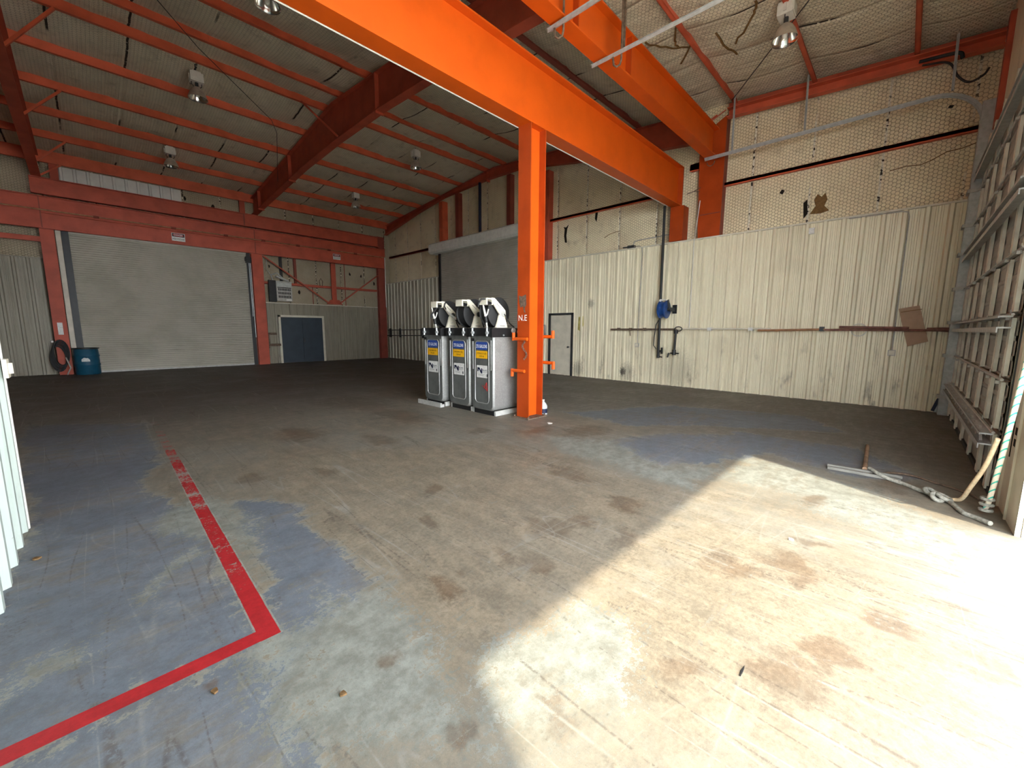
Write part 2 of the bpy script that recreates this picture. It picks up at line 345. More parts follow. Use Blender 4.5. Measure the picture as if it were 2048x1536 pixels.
k=g.mix(g.math('MULTIPLY',d[1],.9),k,g.mix(g.ramp(add(st2,sub(med,.4)),.36,.66),(.23,.21,.18),(.15,.138,.118)))
sf=g.ramp(add(z[2],sub(med,1.5),sub(fine,.5)),.3,.85)
k=g.mix(g.math('MULTIPLY',sf,.8),k,g.mix(g.ramp(add(st1,sub(fine,.6)),.36,.66),(.305,.255,.185),(.205,.175,.13)))
mf0=add(z[1],sub(fine,3.0),sub(st2,.8),sub(med,.8))
bf0=add(z[0],sub(st2,1.5),sub(med,1.1),sub(fine,.9),sub(n_big,-.7))
k=g.mix(g.ramp(add(bf0,.14),.44,.5,0,.75),k,g.mix(med,(.31,.32,.285),(.26,.265,.235)))
k=g.mix(g.ramp(bf0,.48,.54,0,.95),k,g.mix(g.ramp(n_big,.35,.65),(.150,.178,.220),(.185,.205,.240)))
k=g.mix(g.ramp(mf0,.48,.56,0,.9),k,g.mix(g.ramp(med,.35,.65),(.31,.33,.30),(.25,.262,.235)))
sr=add(d[0],sub(st1,.9),sub(med,1.1),sub(fine,.3))
k=g.mix(g.ramp(sr,.22,.95,0,.6),k,g.mix(g.ramp(n_big,.4,.6),(.15,.092,.052),(.115,.082,.055)))
k=g.mix(g.ramp(add(st1,sub(fine,.5)),.66,.80,0,.55),k,(.13,.095,.065)); k=g.mix(g.ramp(hair,.66,.76,0,.35),k,(.33,.31,.27)); k=g.mix(g.ramp(add(fine,sub(n_big,.5)),.64,.74,0,.55),k,(.10,.08,.06)); k=g.mix(g.ramp(grit,.60,.72,0,.45),k,(.11,.09,.07))
k=g.mix(g.ramp(grit,.30,.38,.35,0.),k,(.40,.37,.31))
k=g.mix(g.math('MULTIPLY',d[2],.85),k,g.mix(g.ramp(st2,.3,.7),(.105,.092,.076),(.075,.065,.054)))  # dimness at the back of the hall painted into the floor colour
k=g.mix(g.ramp(add(n_big,sub(st2,.9),sub(med,.5)),.47,.72,0,.5),k,(.265,.23,.175))
# thin scratches and scrape marks
for (sc,lo,w_,c_,f_) in (((3.2,.22,1),(0,0,0),.010,(.40,.41,.38),.4),((.28,2.6,1),(7,3,0),.006,(.38,.38,.35),.3),((4.5,.3,1),(3,9,0),.012,(.09,.07,.055),.5),((1.6,.5,1),(5,1,0),.004,(.42,.42,.39),.3)):
    l_=g.math('ABSOLUTE',g.math('SUBTRACT',g.noise(g.scale(p,sc,lo),1.,1,.3),.5))
    k=g.mix(g.math('MULTIPLY',g.ramp(l_,0.,w_,f_,0.),g.ramp(add(n_big,sub(fine,1.2)),.45,.58)),k,c_)
# red bay line
lx=g.math('SUBTRACT',q[0],g.math('ADD',.515,g.math('MULTIPLY',g.math('SUBTRACT',q[1],2.25),.018)))
e1=g.math('MULTIPLY',g.math('LESS_THAN',g.math('ABSOLUTE',g.math('ADD',lx,g.math('MULTIPLY',g.math('SUBTRACT',med,.5),.012))),.047),g.math('GREATER_THAN',q[1],2.235))
e2=g.math('MULTIPLY',g.math('LESS_THAN',g.math('ABSOLUTE',g.math('SUBTRACT',q[1],2.285)),.047),g.math('LESS_THAN',q[0],.56))
wear=g.math('ADD',g.math('MULTIPLY',g.math('SUBTRACT',q[1],3.4),.042),g.math('MULTIPLY',fine,.75)); wear=g.math('ADD',wear,g.math('MULTIPLY',g.noise(g.scale(p,(1,4.5,1)),1.,4),.55))
ws=g.ramp(wear,.73,.80)
red=g.math('MULTIPLY',g.math('MAXIMUM',e1,e2),g.math('SUBTRACT',1.,ws))
hal=g.math('MULTIPLY',g.math('MAXIMUM',g.math('MULTIPLY',g.math('LESS_THAN',g.math('ABSOLUTE',lx),.056),g.math('GREATER_THAN',q[1],2.23)),e2),g.math('LESS_THAN',q[1],6.))
k=g.mix(g.math('MULTIPLY',hal,g.ramp(add(st2,sub(fine,1.)),.42,.5,0,.8)),k,(.36,.37,.33)); k=g.mix(red,k,(.46,.018,.024))
k=g.mix(g.ramp(add(med,sub(fine,.8)),.25,.75,.0,.42),k,(.30,.27,.23),'MULTIPLY')
k=g.mix(1.,k,(.76,.76,.76),'MULTIPLY')
g.col(k); g.bump(g.math('ADD',g.math('MULTIPLY',fine,.5),g.math('MULTIPLY',grit,.5)),.12,.006)
g.rough(g.ramp(n_big,.3,.7,.5,.72))
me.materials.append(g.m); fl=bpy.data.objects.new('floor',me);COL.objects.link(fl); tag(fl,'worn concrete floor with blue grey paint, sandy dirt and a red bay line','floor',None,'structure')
one('ground',MB().box(-14,16,-26,-.88,-.12,-.01),'apron','pale concrete apron outside the open bay door','ground',None,'structure')
# ------------------------------------------------------------------ walls
def ribs(a0,a1,pitch=.32,d=.046,minor=True,top=.05,base=.10):
    out=[];a=a0
    while a<a1-1e-6:
        pts=[(0,0)]
        pts=[(0,0),(.5*(base-top),d),(.5*(base+top),d),(base,0)]
        if minor:
            w=(pitch-base)
            for t in (.33,.67): pts+= [(base+w*t-.022,0),(base+w*t-.012,d*.22),(base+w*t+.012,d*.22),(base+w*t+.022,0)]
        out+=[(a+x,h) for x,h in pts]; a+=pitch
    out=[p for p in out if p[0]<=a1]; out.append((a1,0)); return out
# right wall : insulated sheet + liner panels
wr=MB().box(XI,XI+.12,-.95,YB+.1,0,8.3).build('wall_right','insA'); tag(wr,'right hand wall with quilted insulation above a cream ribbed liner','wall',None,'structure')
def linerA(y0,y1,z1):
    m=MB();pr=ribs(y0,y1);m.strip(pr,lambda y,h:(XA-h,y,0),lambda y,h:(XA-h,y,z1));m.strip([(y0,0),(y1,0)],lambda y,h:(XA+.02,y,0),lambda y,h:(XA+.02,y,z1))
    m.build('liner_panel','linerA' if y0<5 else 'linerF',wr)
    MB().box(XA-.05,XI,y0,y1,z1,z1+.035).build('cap_trim','cream',wr)
linerA(-.79,9.55,4.0); linerA(15.72,20.68,4.0)
def flat(pts,x): return MB().prism(pts,lambda y,z:(x,y,z),lambda y,z:(x-.012,y,z))
flat([(1.74,4.70),(1.66,4.62),(1.60,4.70),(1.55,4.55),(1.60,4.42),(1.50,4.30),(1.66,4.26),(1.86,4.28),(1.76,4.44),(1.80,4.58)],XI).build('torn_facing','torn',wr)
for pts in ([(2.46,4.96),(2.40,4.92),(2.44,4.84),(2.50,4.88)],[(2.0,4.55),(1.93,4.62),(1.90,4.30),(1.97,4.2)],[(8.95,5.15),(8.84,5.12),(8.74,5.2),(8.8,5.06),(8.83,4.85),(8.80,4.6),(8.88,4.62),(8.92,4.85),(8.9,5.06)],
            [(7.66,5.45),(7.58,5.4),(7.62,5.1),(7.68,5.2)],[(-.2,5.9),(-.26,5.88),(-.24,5.84),(-.18,5.86)],[(14.9,5.9),(14.8,5.95),(14.84,5.6),(14.95,5.58)]):
    flat(pts,XI).build('tear','hole',wr)
for path in ([(.55,4.9),(.3,4.93),(.1,4.9),(-.05,4.95),(-.25,5.05),(-.45,5.06),(-.68,5.12)],[(1.95,5.35),(1.8,5.38),(1.65,5.42)],[(7.3,4.55),(7.15,4.62),(6.95,4.66),(6.75,4.68)]):
    m=MB()
    for a,b in zip(path,path[1:]): m.bar((XI-.004,*a),(XI-.004,*b),.012,.025,(1,0,0))
    m.build('crack','torn',wr)
# back wall
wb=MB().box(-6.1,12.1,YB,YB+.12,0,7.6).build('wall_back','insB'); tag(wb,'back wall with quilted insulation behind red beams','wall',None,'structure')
def linerB(x0,x1,y,z1,minor=True):
    m=MB();m.strip(ribs(x0,x1,.32,.03,minor),lambda x,h:(x,y-h,0),lambda x,h:(x,y-h,z1));m.build('liner_panel','linerB',wb)
    MB().box(x0,x1,y-.04,YB,z1,z1+.03).build('cap_trim','cream' if x0>0 else 'linerB',wb)
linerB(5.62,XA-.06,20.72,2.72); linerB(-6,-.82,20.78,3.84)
m=MB();m.strip(ribs(-.2,3.0,.32,.03,False),lambda x,h:(x,YB-.01-h,6.33),lambda x,h:(x,YB-.01-h,6.9));m.build('exposed_sheet',plain('bare_white_sheet',(.72,.72,.68),.5,0,.4,.1,2),wb)
for (x,z) in ((5.9,4.35),(9.6,4.35),(10.2,4.3),(7.1,3.3),(10.9,4.0),(4.0,6.5),(3.1,6.62)):
    p=[(x+random.uniform(.02,.07)*math.cos(t),z+random.uniform(.05,.14)*math.sin(t)) for t in (0,1.1,2.2,3.3,4.4,5.4)]
    MB().prism(p,lambda a,b:(a,YB-.012,b),lambda a,b:(a,YB,b)).build('tear','hole',wb)
# front wall, open bay
m=MB();m.box(-6.1,.24,-.87,YF,0,7.6).box(4.92,12.0,-.87,YF,0,7.6).box(.24,4.92,-.87,YF,5.07,7.6)
tag(m.build('wall_front','insC'),'front wall with the open bay at its left','wall',None,'structure')
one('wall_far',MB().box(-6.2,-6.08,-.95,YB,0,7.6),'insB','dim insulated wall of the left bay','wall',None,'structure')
# left partition : white ribbed sheets
wl=thing('wall_left',(-.5,2,0),'white ribbed metal sheet wall at the left edge','wall',None,'structure')
m=MB();pr=ribs(-.8,4.92,.33,.032,False,.06,.11);m.strip(pr,lambda y,h:(-.51+h,y,.0),lambda y,h:(-.51+h,y,7.5));m.build('ribbed_sheet','linerW',wl)
MB().box(-.56,-.515,-.8,4.90,0,7.5).build('backing','cream',wl)
MB().box(-.56,-.47,4.90,4.93,0,7.0).build('edge_trim','white',wl)
m=MB();m.box(-.47,-.445,4.80,4.93,1.22,1.36).cyl((-.44,4.86,1.33),(-.44,4.86,1.25),.018);m.build('latch_bracket','cream',wl)
# ceiling : sagging quilted sheets between purlins
gx=np.arange(-6.1,12.15,.15);gy=np.arange(-.9,YB+.15,.1)
vs=[];edges=sorted(PUR+[-.9,YB+.05])
for y in gy:
    k=max(i for i in range(len(edges)) if edges[i]<=y+1e-6);a=edges[k];b=edges[min(k+1,len(edges)-1)];t=0 if b<=a else (y-a)/(b-a)
    sag=.07*math.sin(math.pi*min(max(t,0),1))
    for x in gx: vs.append([x,y,roof(y)-.02-sag])
A=np.array(vs);A[:,2]-=.10*fbm(A[:,0]*3.2,A[:,1]*.5,201,3)*np.clip((A[:,0]+.2)/6,.4,1.)
n=len(gx);fs=[(j*n+i,j*n+i+1,(j+1)*n+i+1,(j+1)*n+i) for j in range(len(gy)-1) for i in range(n-1)]
m=MB();m.add(A.tolist(),fs);ce=m.build('ceiling','insC',None,180,False);tag(ce,'sagging quilted roof insulation held by wire mesh','ceiling',None,'structure')
m=MB();m.prism([(-1,roof(-1)+.1),(RY,RZ+.1),(YB+.2,roof(YB+.2)+.1),(YB+.2,roof(YB+.2)+.16),(RY,RZ+.16),(-1,roof(-1)+.16)],lambda y,z:(-6.2,y,z),lambda y,z:(12.1,y,z));m.build('roof_sheet','galv',ce)
def onroof(x,y): return (x,y,roof(y)-.14)
def cz(x,y): return A[np.argmin((A[:,0]-x)**2+(A[:,1]-y)**2),2]-.012
for path in ([(8.34, 4.34), (8.87, 4.03), (9.07, 3.76)],[(8.27, 3.68), (8.77, 3.92), (8.97, 3.9)],[(9.02, 3.69), (9.48, 4.07)],[(8.41, 2.36), (8.74, 2.47), (9.38, 2.95)],[(8.91, 3.19), (9.85, 3.05)]):
    m=MB();P=[]
    for (a,b) in zip(path,path[1:]): P+=[(a[0]+(b[0]-a[0])*t+random.uniform(-.02,.02),a[1]+(b[1]-a[1])*t+random.uniform(-.02,.02)) for t in (0,.2,.4,.6,.8)]
    P.append(path[-1])
    for a,b in zip(P,P[1:]): m.bar((*a,cz(*a)),(*b,cz(*b)),.035,.014)
    m.build('crack','torn',ce)
# ------------------------------------------------------------------ steel frame
ORD=['first','second','third','fourth','fifth','sixth','seventh','eighth','ninth','tenth','eleventh','twelfth','thirteenth']
for i,y in enumerate(PUR):
    zt=roof(y)-.02;h=.22 if i else .40;w=.07 if i!=9 else .12
    m=MB();x0,x1=-6,11.84
    s=1 if y<RY else -1
    m.box(x0,x1,y-.006,y+.006,zt-h,zt);m.box(x0,x1,min(y,y+s*w),max(y,y+s*w),zt-.012,zt);m.box(x0,x1,min(y,y-s*w),max(y,y-s*w),zt-h,zt-h+.012)
    m.box(x0,x1,y-s*w-.005,y-s*w+.005,zt-h,zt-h+.03)
    one('roof_purlin',m,'dark_red' if i==9 else 'red',f'red steel roof purlin, {ORD[i]} counted from the back wall','purlin','roof purlins')
def rafter(x,poly_bottom,mat,name,label,w=.2,y0=None,y1=None,plates=()):
    t=thing(name,(x,poly_bottom[0][0],0),label,'beam','sloping roof rafters')
    ys_=[p[0] for p in poly_bottom]
    top=[(y,roof(y)-.25) for y in sorted(set([ys_[0],RY,ys_[-1]]),reverse=ys_[0]>ys_[-1]) if min(ys_)<=y<=max(ys_)]
    poly=poly_bottom+top[::-1]
    MB().prism(poly,lambda y,z:(x-.008,y,z),lambda y,z:(x+.008,y,z)).build('web',mat,t)
    for nm,L in (('bottom_flange',poly_bottom),('top_flange',top)):
        m=MB()
        for a,b in zip(L,L[1:]): m.bar((x,*a),(x,*b),w,.02)
        m.build(nm,mat,t)
    for (y,zb) in plates:
        MB().box(x-w/2,x+w/2,y-.02,y+.02,zb-.06,roof(y)-.25).build('splice_plate',mat,t)
    return t
rafter(5.42,[(20.7,6.42),(14.7,6.80),(12.2,6.86),(9.6,6.84),(7.6,6.73),(4.05,6.45)],'redb','roof_rafter','dark red tapered roof rafter crossing the middle of the hall',.22,plates=((9.75,6.84),(15.9,6.72),(19.6,6.48)))
rafter(-.70,[(20.7,6.35),(14.7,6.78),(12.2,6.84),(9.6,6.82),(7.6,6.72),(4.95,6.5)],'redb','roof_rafter','dark red roof rafter at the far left, beyond the white sheet wall',.22)
rafter(11.66,[(20.8,6.62),(17.6,7.18),(15.5,7.46),(12.7,7.54),(10.85,7.50),(8.4,7.06),(5.4,6.62),(4.38,6.5)],'redb','roof_rafter','dark red tapered roof rafter along the right wall',.18,plates=((12.6,7.5),))
m=MB();m.bar((11.70,3.72,6.99),(11.70,-.78,6.69),.02,.24).bar((11.62,3.72,6.88),(11.62,-.78,6.58),.16,.02).bar((11.62,3.72,7.08),(11.62,-.78,6.78),.16,.02)
one('eave_channel',m,'red','red channel along the top of the right wall near the white door','beam')
m=MB();m.bar((11.72,3.72,7.19),(11.72,-.78,6.86),.10,.08)
one('eave_angle',m,'redb','thin dark red angle above the channel of the right wall','beam')
# big orange beam, its column and wall stub
bb=thing('orange_beam',(8,4.86,5),'huge bright orange steel beam carried by the orange column','beam')
MB().box(-.9,11.54,4.848,4.872,4.98,5.94).build('web','orange',bb)
MB().box(-.9,11.58,4.72,5.0,4.96,4.985).build('bottom_flange','orange',bb);MB().box(-.9,11.58,4.72,5.0,5.935,5.96).build('top_flange','orange',bb)
MB().box(11.54,11.58,4.72,5.0,4.98,5.94).build('end_plate','orange_col',bb)
m=MB();m.cyl((-.6,5.022,4.972),(11.3,5.022,4.972),.017,8);one('conduit_pipe',m,'white','thin white conduit along the lower edge of the big orange beam','conduit',smooth=40)
cl=thing('steel_column',(5.52,4.86,0),'bright orange H section column beside the metal tanks','column')
m=MB().box(5.33,5.35,4.72,5.0,0,4.96).box(5.70,5.72,4.72,5.0,0,4.96);m.build('flanges','orange_col',cl)
MB().box(5.35,5.70,4.852,4.868,0,4.96).build('web','orange',cl)
m=MB().box(5.26,5.79,4.66,5.06,0,.02)
for (a,b) in ((5.30,4.69),(5.75,4.69),(5.30,5.03),(5.75,5.03)): m.cyl((a,b,.02),(a,b,.05),.016,6)
m.build('base_plate','rusty',cl)
MB().box(5.345,5.705,4.725,4.85,.0,.008).build('base_weld','rusty',cl)
for (x,ya,yb,z,up) in ((5.305,4.74,5.07,1.43,1),(5.305,4.80,5.10,.86,-1),(5.745,4.90,4.52,1.47,1),(5.745,4.90,4.50,1.0,-1)):
    m=MB().cyl((x,ya,z),(x,yb,z),.03,12).cyl((x,yb,z-.03*up),(x,yb,z+.11*up),.03,12);m.build('hose_peg','orange',cl,40)
m=MB()
for kx in range(10):
    zz=1.38-.033*kx;yy=4.80+.05*math.sin(kx*.7);m.tube([(5.30,yy+.016*math.cos(t),zz+.02*math.sin(t)) for t in np.linspace(0,6.28,9)[:-1]] if kx%2 else [(5.30+.016*math.cos(t),yy,zz+.02*math.sin(t)) for t in np.linspace(0,6.28,9)[:-1]],.005,5,True)
m.build('chain','rusty',cl)
MB().text('N.E',(5.327,4.87,1.80),(0,-1,0),(0,0,1),.10,.2).build('chalk_mark','chalk',cl)
MB().prism([(4.97,2.19),(4.90,2.17),(4.80,2.2),(4.79,2.02),(4.83,1.97),(4.81,1.88),(4.84,1.90),(4.87,2.0),(4.93,1.98),(4.95,2.05)],lambda y,z:(5.328,y,z),lambda y,z:(5.33,y,z)).build('soot_patch','rusty',cl)
m=MB().box(11.50,XA+.26,4.64,5.0,4.04,4.955);one('stub_column',m,'orange_col','short orange wall post under the end of the big orange beam','column')
# second orange beam and its tapered wall column
b2=thing('orange_beam',(7,4.0,6),'second orange beam nearer the ceiling, ending on the tapered wall column','beam')
MB().box(.3,11.5,3.99,4.01,5.99,6.64).build('web','orange',b2);MB().box(.3,11.5,3.87,4.13,5.965,5.99).build('bottom_flange','orange',b2);MB().box(.3,11.56,3.87,4.13,6.635,6.66).build('top_flange','orange',b2)
for x in (5.42,7.0,3.0):
    MB().box(x-.01,x+.01,3.89,4.11,5.99,6.635).build('stiffener','orange_col',b2)
wc=thing('wall_column',(11.7,4,0),'tapered orange red column on the right wall above the liner','column')
MB().prism([(3.72,0),(3.72,6.95),(4.36,6.6),(4.26,4.0),(4.2,0)],lambda y,z:(11.60,y,z),lambda y,z:(11.63,y,z)).build('flange','orange_col',wc)
MB().prism([(3.72,0),(3.72,6.95),(3.74,6.95),(3.74,0)],lambda y,z:(11.63,y,z),lambda y,z:(XI-.01,y,z)).build('web','dark_red',wc)
MB().box(11.585,11.60,3.74,4.25,4.62,4.64).build('seam_plate','dark_red',wc)
m=MB().bar((11.5,4.5,6.72),(11.55,3.95,7.0),.03,.03).bar((11.4,4.35,6.68),(11.55,3.75,7.05),.02,.02);m.build('brace_rod','red',wc)
# posts and girts on the right wall
def post(y0,y1,z0,z1,mat,label,x0=11.62): one('wall_post',MB().box(x0,XI,y0,y1,z0,z1),mat,label,'post','upper wall posts')
post(9.44,9.66,4.04,7.1,'redb','red post on the right wall at the near jamb of the roller door')
post(11.35,11.55,5.5,7.45,'dark_red','dark brown post above the right roller door, nearest the orange column',11.66)
post(14.50,14.72,5.5,7.45,'dark_red','dark brown post above the far half of the right roller door',11.66)
post(15.55,15.80,5.5,7.3,'red','bright red post above the far corner of the right roller door',11.58)
one('vertical_pipe',MB().cyl((11.62,13.05,5.48),(11.62,13.05,7.5),.06,12),'navy','blue black pipe above the middle of the right roller door','pipe',smooth=40)
def girt(y0,y1,z,label,mat='red',x=11.72,h=.07): one('wall_girt',MB().box(x,XI,y0,y1,z-h/2,z+h/2).box(x,x+.015,y0,y1,z-h/2-.02,z+h/2),mat,label,'girt','wall girts')
girt(-.79,3.72,5.33,'red girt on the right wall between the wall column and the white door')
girt(4.26,4.62,5.95,'short red girt between the wall column and the end of the big orange beam',h=.16)
girt(5.0,9.44,5.42,'red girt on the right wall between the beam end and the roller door')
girt(15.8,20.6,5.42,'dark girt at the far end of the right wall','dark_red')
# back wall steel
lb=thing('long_beam',(5,20.4,5),'deep lower red beam across the back wall, carrying a thin pipe','beam')
m=MB().box(-6,11.36,20.40,20.44,4.78,5.77).box(-6,11.36,20.33,20.44,4.76,4.785).box(-6,11.36,20.33,20.44,5.75,5.775);m.build('channel','redb',lb)
for x in (-.72,5.3): MB().box(x-.015,x+.015,20.385,20.40,4.78,5.77).build('joint_strip','dark_red',lb)
ub=thing('long_beam',(5,20.4,6),'upper red beam across the back wall just under the eave','beam')
m=MB().box(-.86,10.98,20.42,20.46,5.86,6.35).box(-.86,10.98,20.34,20.52,5.84,5.865).box(-.86,10.98,20.34,20.52,6.33,6.355);m.build('channel','redb',ub)
MB().box(4.95,4.99,20.40,20.42,5.86,6.34).build('joint_strip','dark_red',ub)
m=MB().cyl((-6,20.33,5.34),(11.30,20.33,5.34),.022,8);cpipe=m.build('conduit_pipe','copper',None,40);tag(cpipe,'thin pinkish pipe running along the lower red beam of the back wall','pipe')
m=MB().cyl((-.7,20.33,5.25),(6.6,20.33,5.25),.016,8);tag(m.build('conduit_pipe','redb',None,40),'second thin red pipe just below the pinkish pipe on the back wall','pipe')
for x in (.55,2.6,4.25,5.6,7.0,8.4,9.7): MB().cyl((x-.07,20.33,5.34),(x+.07,20.33,5.34),.045,8).build('pipe_coupling','dark_red',cpipe,40)
m=MB().cyl((11.29,20.30,5.34),(11.29,20.30,2.75),.025,8);tag(m.build('corner_pipe','white',None,40),'thin white pipe dropping down the far right corner of the hall','pipe')
for (x0,x1,z1,lab,mat) in ((-.80,-.48,4.76,'red door post left of the back roller door','redb'),(5.12,5.54,4.76,'red post between the back roller door and the blue double doors','redb'),(10.98,11.38,6.4,'dark red corner post at the far right corner','dark_red')):
    t=thing('steel_post',((x0+x1)/2,20.5,0),lab,'column')
    yf=20.47 if x0>10 else 20.40
    MB().box(x0,x1,yf,yf+.03,0,z1).build('flange',mat,t);MB().box((x0+x1)/2-.01,(x0+x1)/2+.01,yf+.03,20.64,0,z1).build('web',mat,t);MB().box(x0,x1,20.64,20.66,0,z1).build('rear_flange',mat,t)
    if x0<0:
        MB().box(-.70,-.58,20.39,20.40,1.35,1.75).build('notice_plate','lwhite',t)
one('left_header',MB().box(-6,-.8,20.55,20.7,4.42,4.52).box(-6,-.8,20.55,20.6,4.36,4.42),'redb','thin red header strip left of the back roller door','beam')
one('brace_post',MB().box(8.50,8.72,20.48,20.56,2.8,4.76),'redb','short red post in the middle of the X braced bay','post')
one('diagonal_brace',MB().bar((5.58,20.46,4.72),(8.30,20.46,2.84),.05,.08,(0,1,0)),'redb','red diagonal brace falling from the post by the roller door','brace')
one('diagonal_brace',MB().bar((10.95,20.46,4.40),(8.85,20.46,2.84),.05,.08,(0,1,0)),'redb','red diagonal brace falling from the far right corner post','brace')
one('gusset_plate',MB().prism([(8.2,2.78),(9.0,2.78),(8.85,3.0),(8.4,3.0)],lambda x,z:(x,20.49,z),lambda x,z:(x,20.50,z)),'redb','red gusset plate where the diagonal braces meet','plate')
one('wall_girt',MB().box(5.56,10.95,20.62,YB,3.56,3.66),'redb','red girt across the back wall behind the diagonal braces','girt','wall girts')
for (x,mat,lab) in ((6.35,'black','thin black stud behind the diagonal brace, near the panelboard'),(6.95,'dark_red','red stud right of the panelboard on the back wall')):
    one('wall_stud',MB().box(x-.05,x+.05,20.72,YB,3.66 if x<6.5 else 3.6,4.8),mat,lab,'stud')
for x in (7.7,9.3): one('wall_rod',MB().cyl((x,20.8,2.75),(x,20.8,3.56 if x<8 else 4.8),.02,8),'dark_red','thin dark rod on the back wall '+('left' if x<8 else 'right')+' of the brace post','rod')
for (x,z0,z1) in ((-.3,6.35,6.86),(4.95,6.35,6.86)): one('eave_strut_post',MB().box(x-.1,x+.1,20.5,20.56,z0,z1),'redb',f'short red strut under the eave above the {"left" if x<0 else "right"} edge of the back roller door','post')
# purlin to rafter stays
for k,(a,b,lab) in enumerate((((-.60,12.75,6.86),(.12,12.68,7.82),'first'),((-.6,15.9,6.72),(.08,15.95,7.52),'second'),((-.6,19.05,6.5),(.05,19.1,7.22),'third'),((-.6,20.3,6.4),(-.12,20.44,6.85),'fourth'))):
    one('flange_stay',MB().bar(a,b,.05,.05),'red',f'red diagonal stay from the far left rafter, {lab} counted from the ridge','brace','rafter stays')
one('flange_stay',MB().bar((5.32,11.9,6.9),(4.7,12.68,7.84),.05,.05),'redb','dark red diagonal stay on the middle rafter','brace','rafter stays')
# ------------------------------------------------------------------ signs
def sign(x,w,label):
    t=thing('danger_sign',(x,20.385,5.1),label,'sign','high voltage signs');z=5.0 if x<5 else 5.04;h=w*.72
    zc=z+.02;y=20.325
    MB().box(x-w/2,x+w/2,y,y+.006,zc-h/2,zc+h/2).build('plate','lwhite',t)
    MB().box(x-w/2+.015,x+w/2-.015,y-.003,y,zc+.01,zc+h/2-.015).build('black_band','black',t)
    e=MB();e.prism([(x+math.cos(a)*w*.42,zc+h*.25+math.sin(a)*h*.19) for a in np.linspace(0,6.28,25)[:-1]],lambda a,b:(a,y-.005,b),lambda a,b:(a,y-.003,b));e.build('red_oval','redmark',t)
    MB().text('DANGER',(x,y-.007,zc+h*.25),(1,0,0),(0,0,1),h*.2,w*.66).build('danger_text','ltext',t)
    MB().text('HIGH VOLTAGE',(x,y-.002,zc-h*.24),(1,0,0),(0,0,1),h*.2,w*.88,.01).build('voltage_text','black',t)
sign(2.72,.40,'white DANGER HIGH VOLTAGE sign on the red beam above the back roller door'); sign(8.75,.36,'small white DANGER HIGH VOLTAGE sign on the red beam above the blue double doors')
# ------------------------------------------------------------------ doors
def slats(a0,a1,z0,z1,pitch=.076):
    pr=[]
    z=z0
    while z<z1-1e-6:
        for t in (0,.12,.35,.6,.85): pr.append((z+pitch*t,{0:0,.12:.016,.35:.022,.6:.018,.85:.004}[t]))
        z+=pitch
    pr.append((z1,0));return pr
d1=thing('door_1',(2.3,20.65,0),'wide pale roll-up shutter door in the back wall','door',None,'structure')
m=MB();m.strip(slats(0,0,.05,4.78),lambda z,h:(-.2,20.66-h,z),lambda z,h:(4.98,20.66-h,z));m.build('curtain','curtain',d1,25)
MB().box(-.2,4.98,20.62,20.67,0,.06).build('bottom_bar','galv_dull',d1);MB().box(-.3,5.02,20.60,20.68,4.74,4.80).build('top_rail','curtain',d1)
MB().box(-.46,-.34,20.56,20.7,0,4.8).build('jamb','cream',d1)
for (x,l) in ((-.33,.17),(4.98,.13)): MB().box(x,x+l,20.55,20.72,0,4.78).build('guide_rail','black',d1)
m=MB().box(4.93,5.10,20.42,20.6,4.35,4.62).cyl((4.9,20.5,4.5),(5.16,20.5,4.5),.09,12);m.build('chain_hoist','black',d1,40)
m=MB()
for x in (5.03,5.08): m.cyl((x,20.46,4.4),(x,20.46,2.1 if x<5.05 else 1.2),.014,6)
m.build('hand_chain','galv',d1)
d2=thing('door_2',(11.5,12.6,0),'pale roll-up shutter door in the right wall behind the tanks','door',None,'structure')
m=MB();m.strip(slats(0,0,.05,5.05),lambda z,h:(11.52-h,9.72,z),lambda z,h:(11.52-h,15.62,z));m.build('curtain','curtain',d2,25)
m=MB();m.prism([(11.62,5.0),(11.26,5.0),(11.18,5.08),(11.18,5.40),(11.26,5.46),(11.62,5.5)],lambda x,z:(x,9.66,z),lambda x,z:(x,16.12,z));m.build('hood','white',d2)
MB().box(11.45,11.66,15.62,15.74,0,5.0).build('guide_rail','black',d2);MB().box(11.45,11.66,9.60,9.72,0,5.0).build('guide_rail','dkgrey',d2);MB().box(11.46,11.53,9.72,15.62,0,.07).build('bottom_bar','galv_dull',d2)
d3=thing('door_3',(11.55,8.7,0),'cream personnel door in the right wall behind the orange column','door',None,'structure')
MB().box(11.53,11.56,8.27,9.17,.02,2.09).build('leaf','cream',d3)
m=MB().box(11.50,11.57,9.17,9.25,0,2.17).box(11.50,11.57,8.20,8.27,0,2.17).box(11.50,11.57,8.20,9.25,2.10,2.17);m.build('frame','dkgrey',d3)
m=MB().cyl((11.53,8.36,1.0),(11.48,8.36,1.0),.02,10).lathe([(.0,0),(.03,.005),(.032,.03),(.0,.045)],(11.49,8.36,1.0),(-1,0,0),12);m.build('knob','dkgrey',d3,40)
d4=thing('door_4',(7.1,20.6,0),'blue grey double doors in the back wall','door',None,'structure')
for (a,b) in ((6.16,7.07),(7.08,7.99)): MB().box(a,b,20.62,20.66,.01,2.1).build('leaf','ddoor',d4)
m=MB().box(6.06,6.155,20.62,20.7,0,2.2).box(7.995,8.09,20.62,20.7,0,2.2).box(6.06,8.09,20.62,20.7,2.11,2.2);m.build('frame','cream',d4)
m=MB().box(7.10,7.15,20.60,20.62,.95,1.15).cyl((7.14,20.58,1.05),(7.14,20.62,1.05),.02,8);m.build('handle','dkgrey',d4)
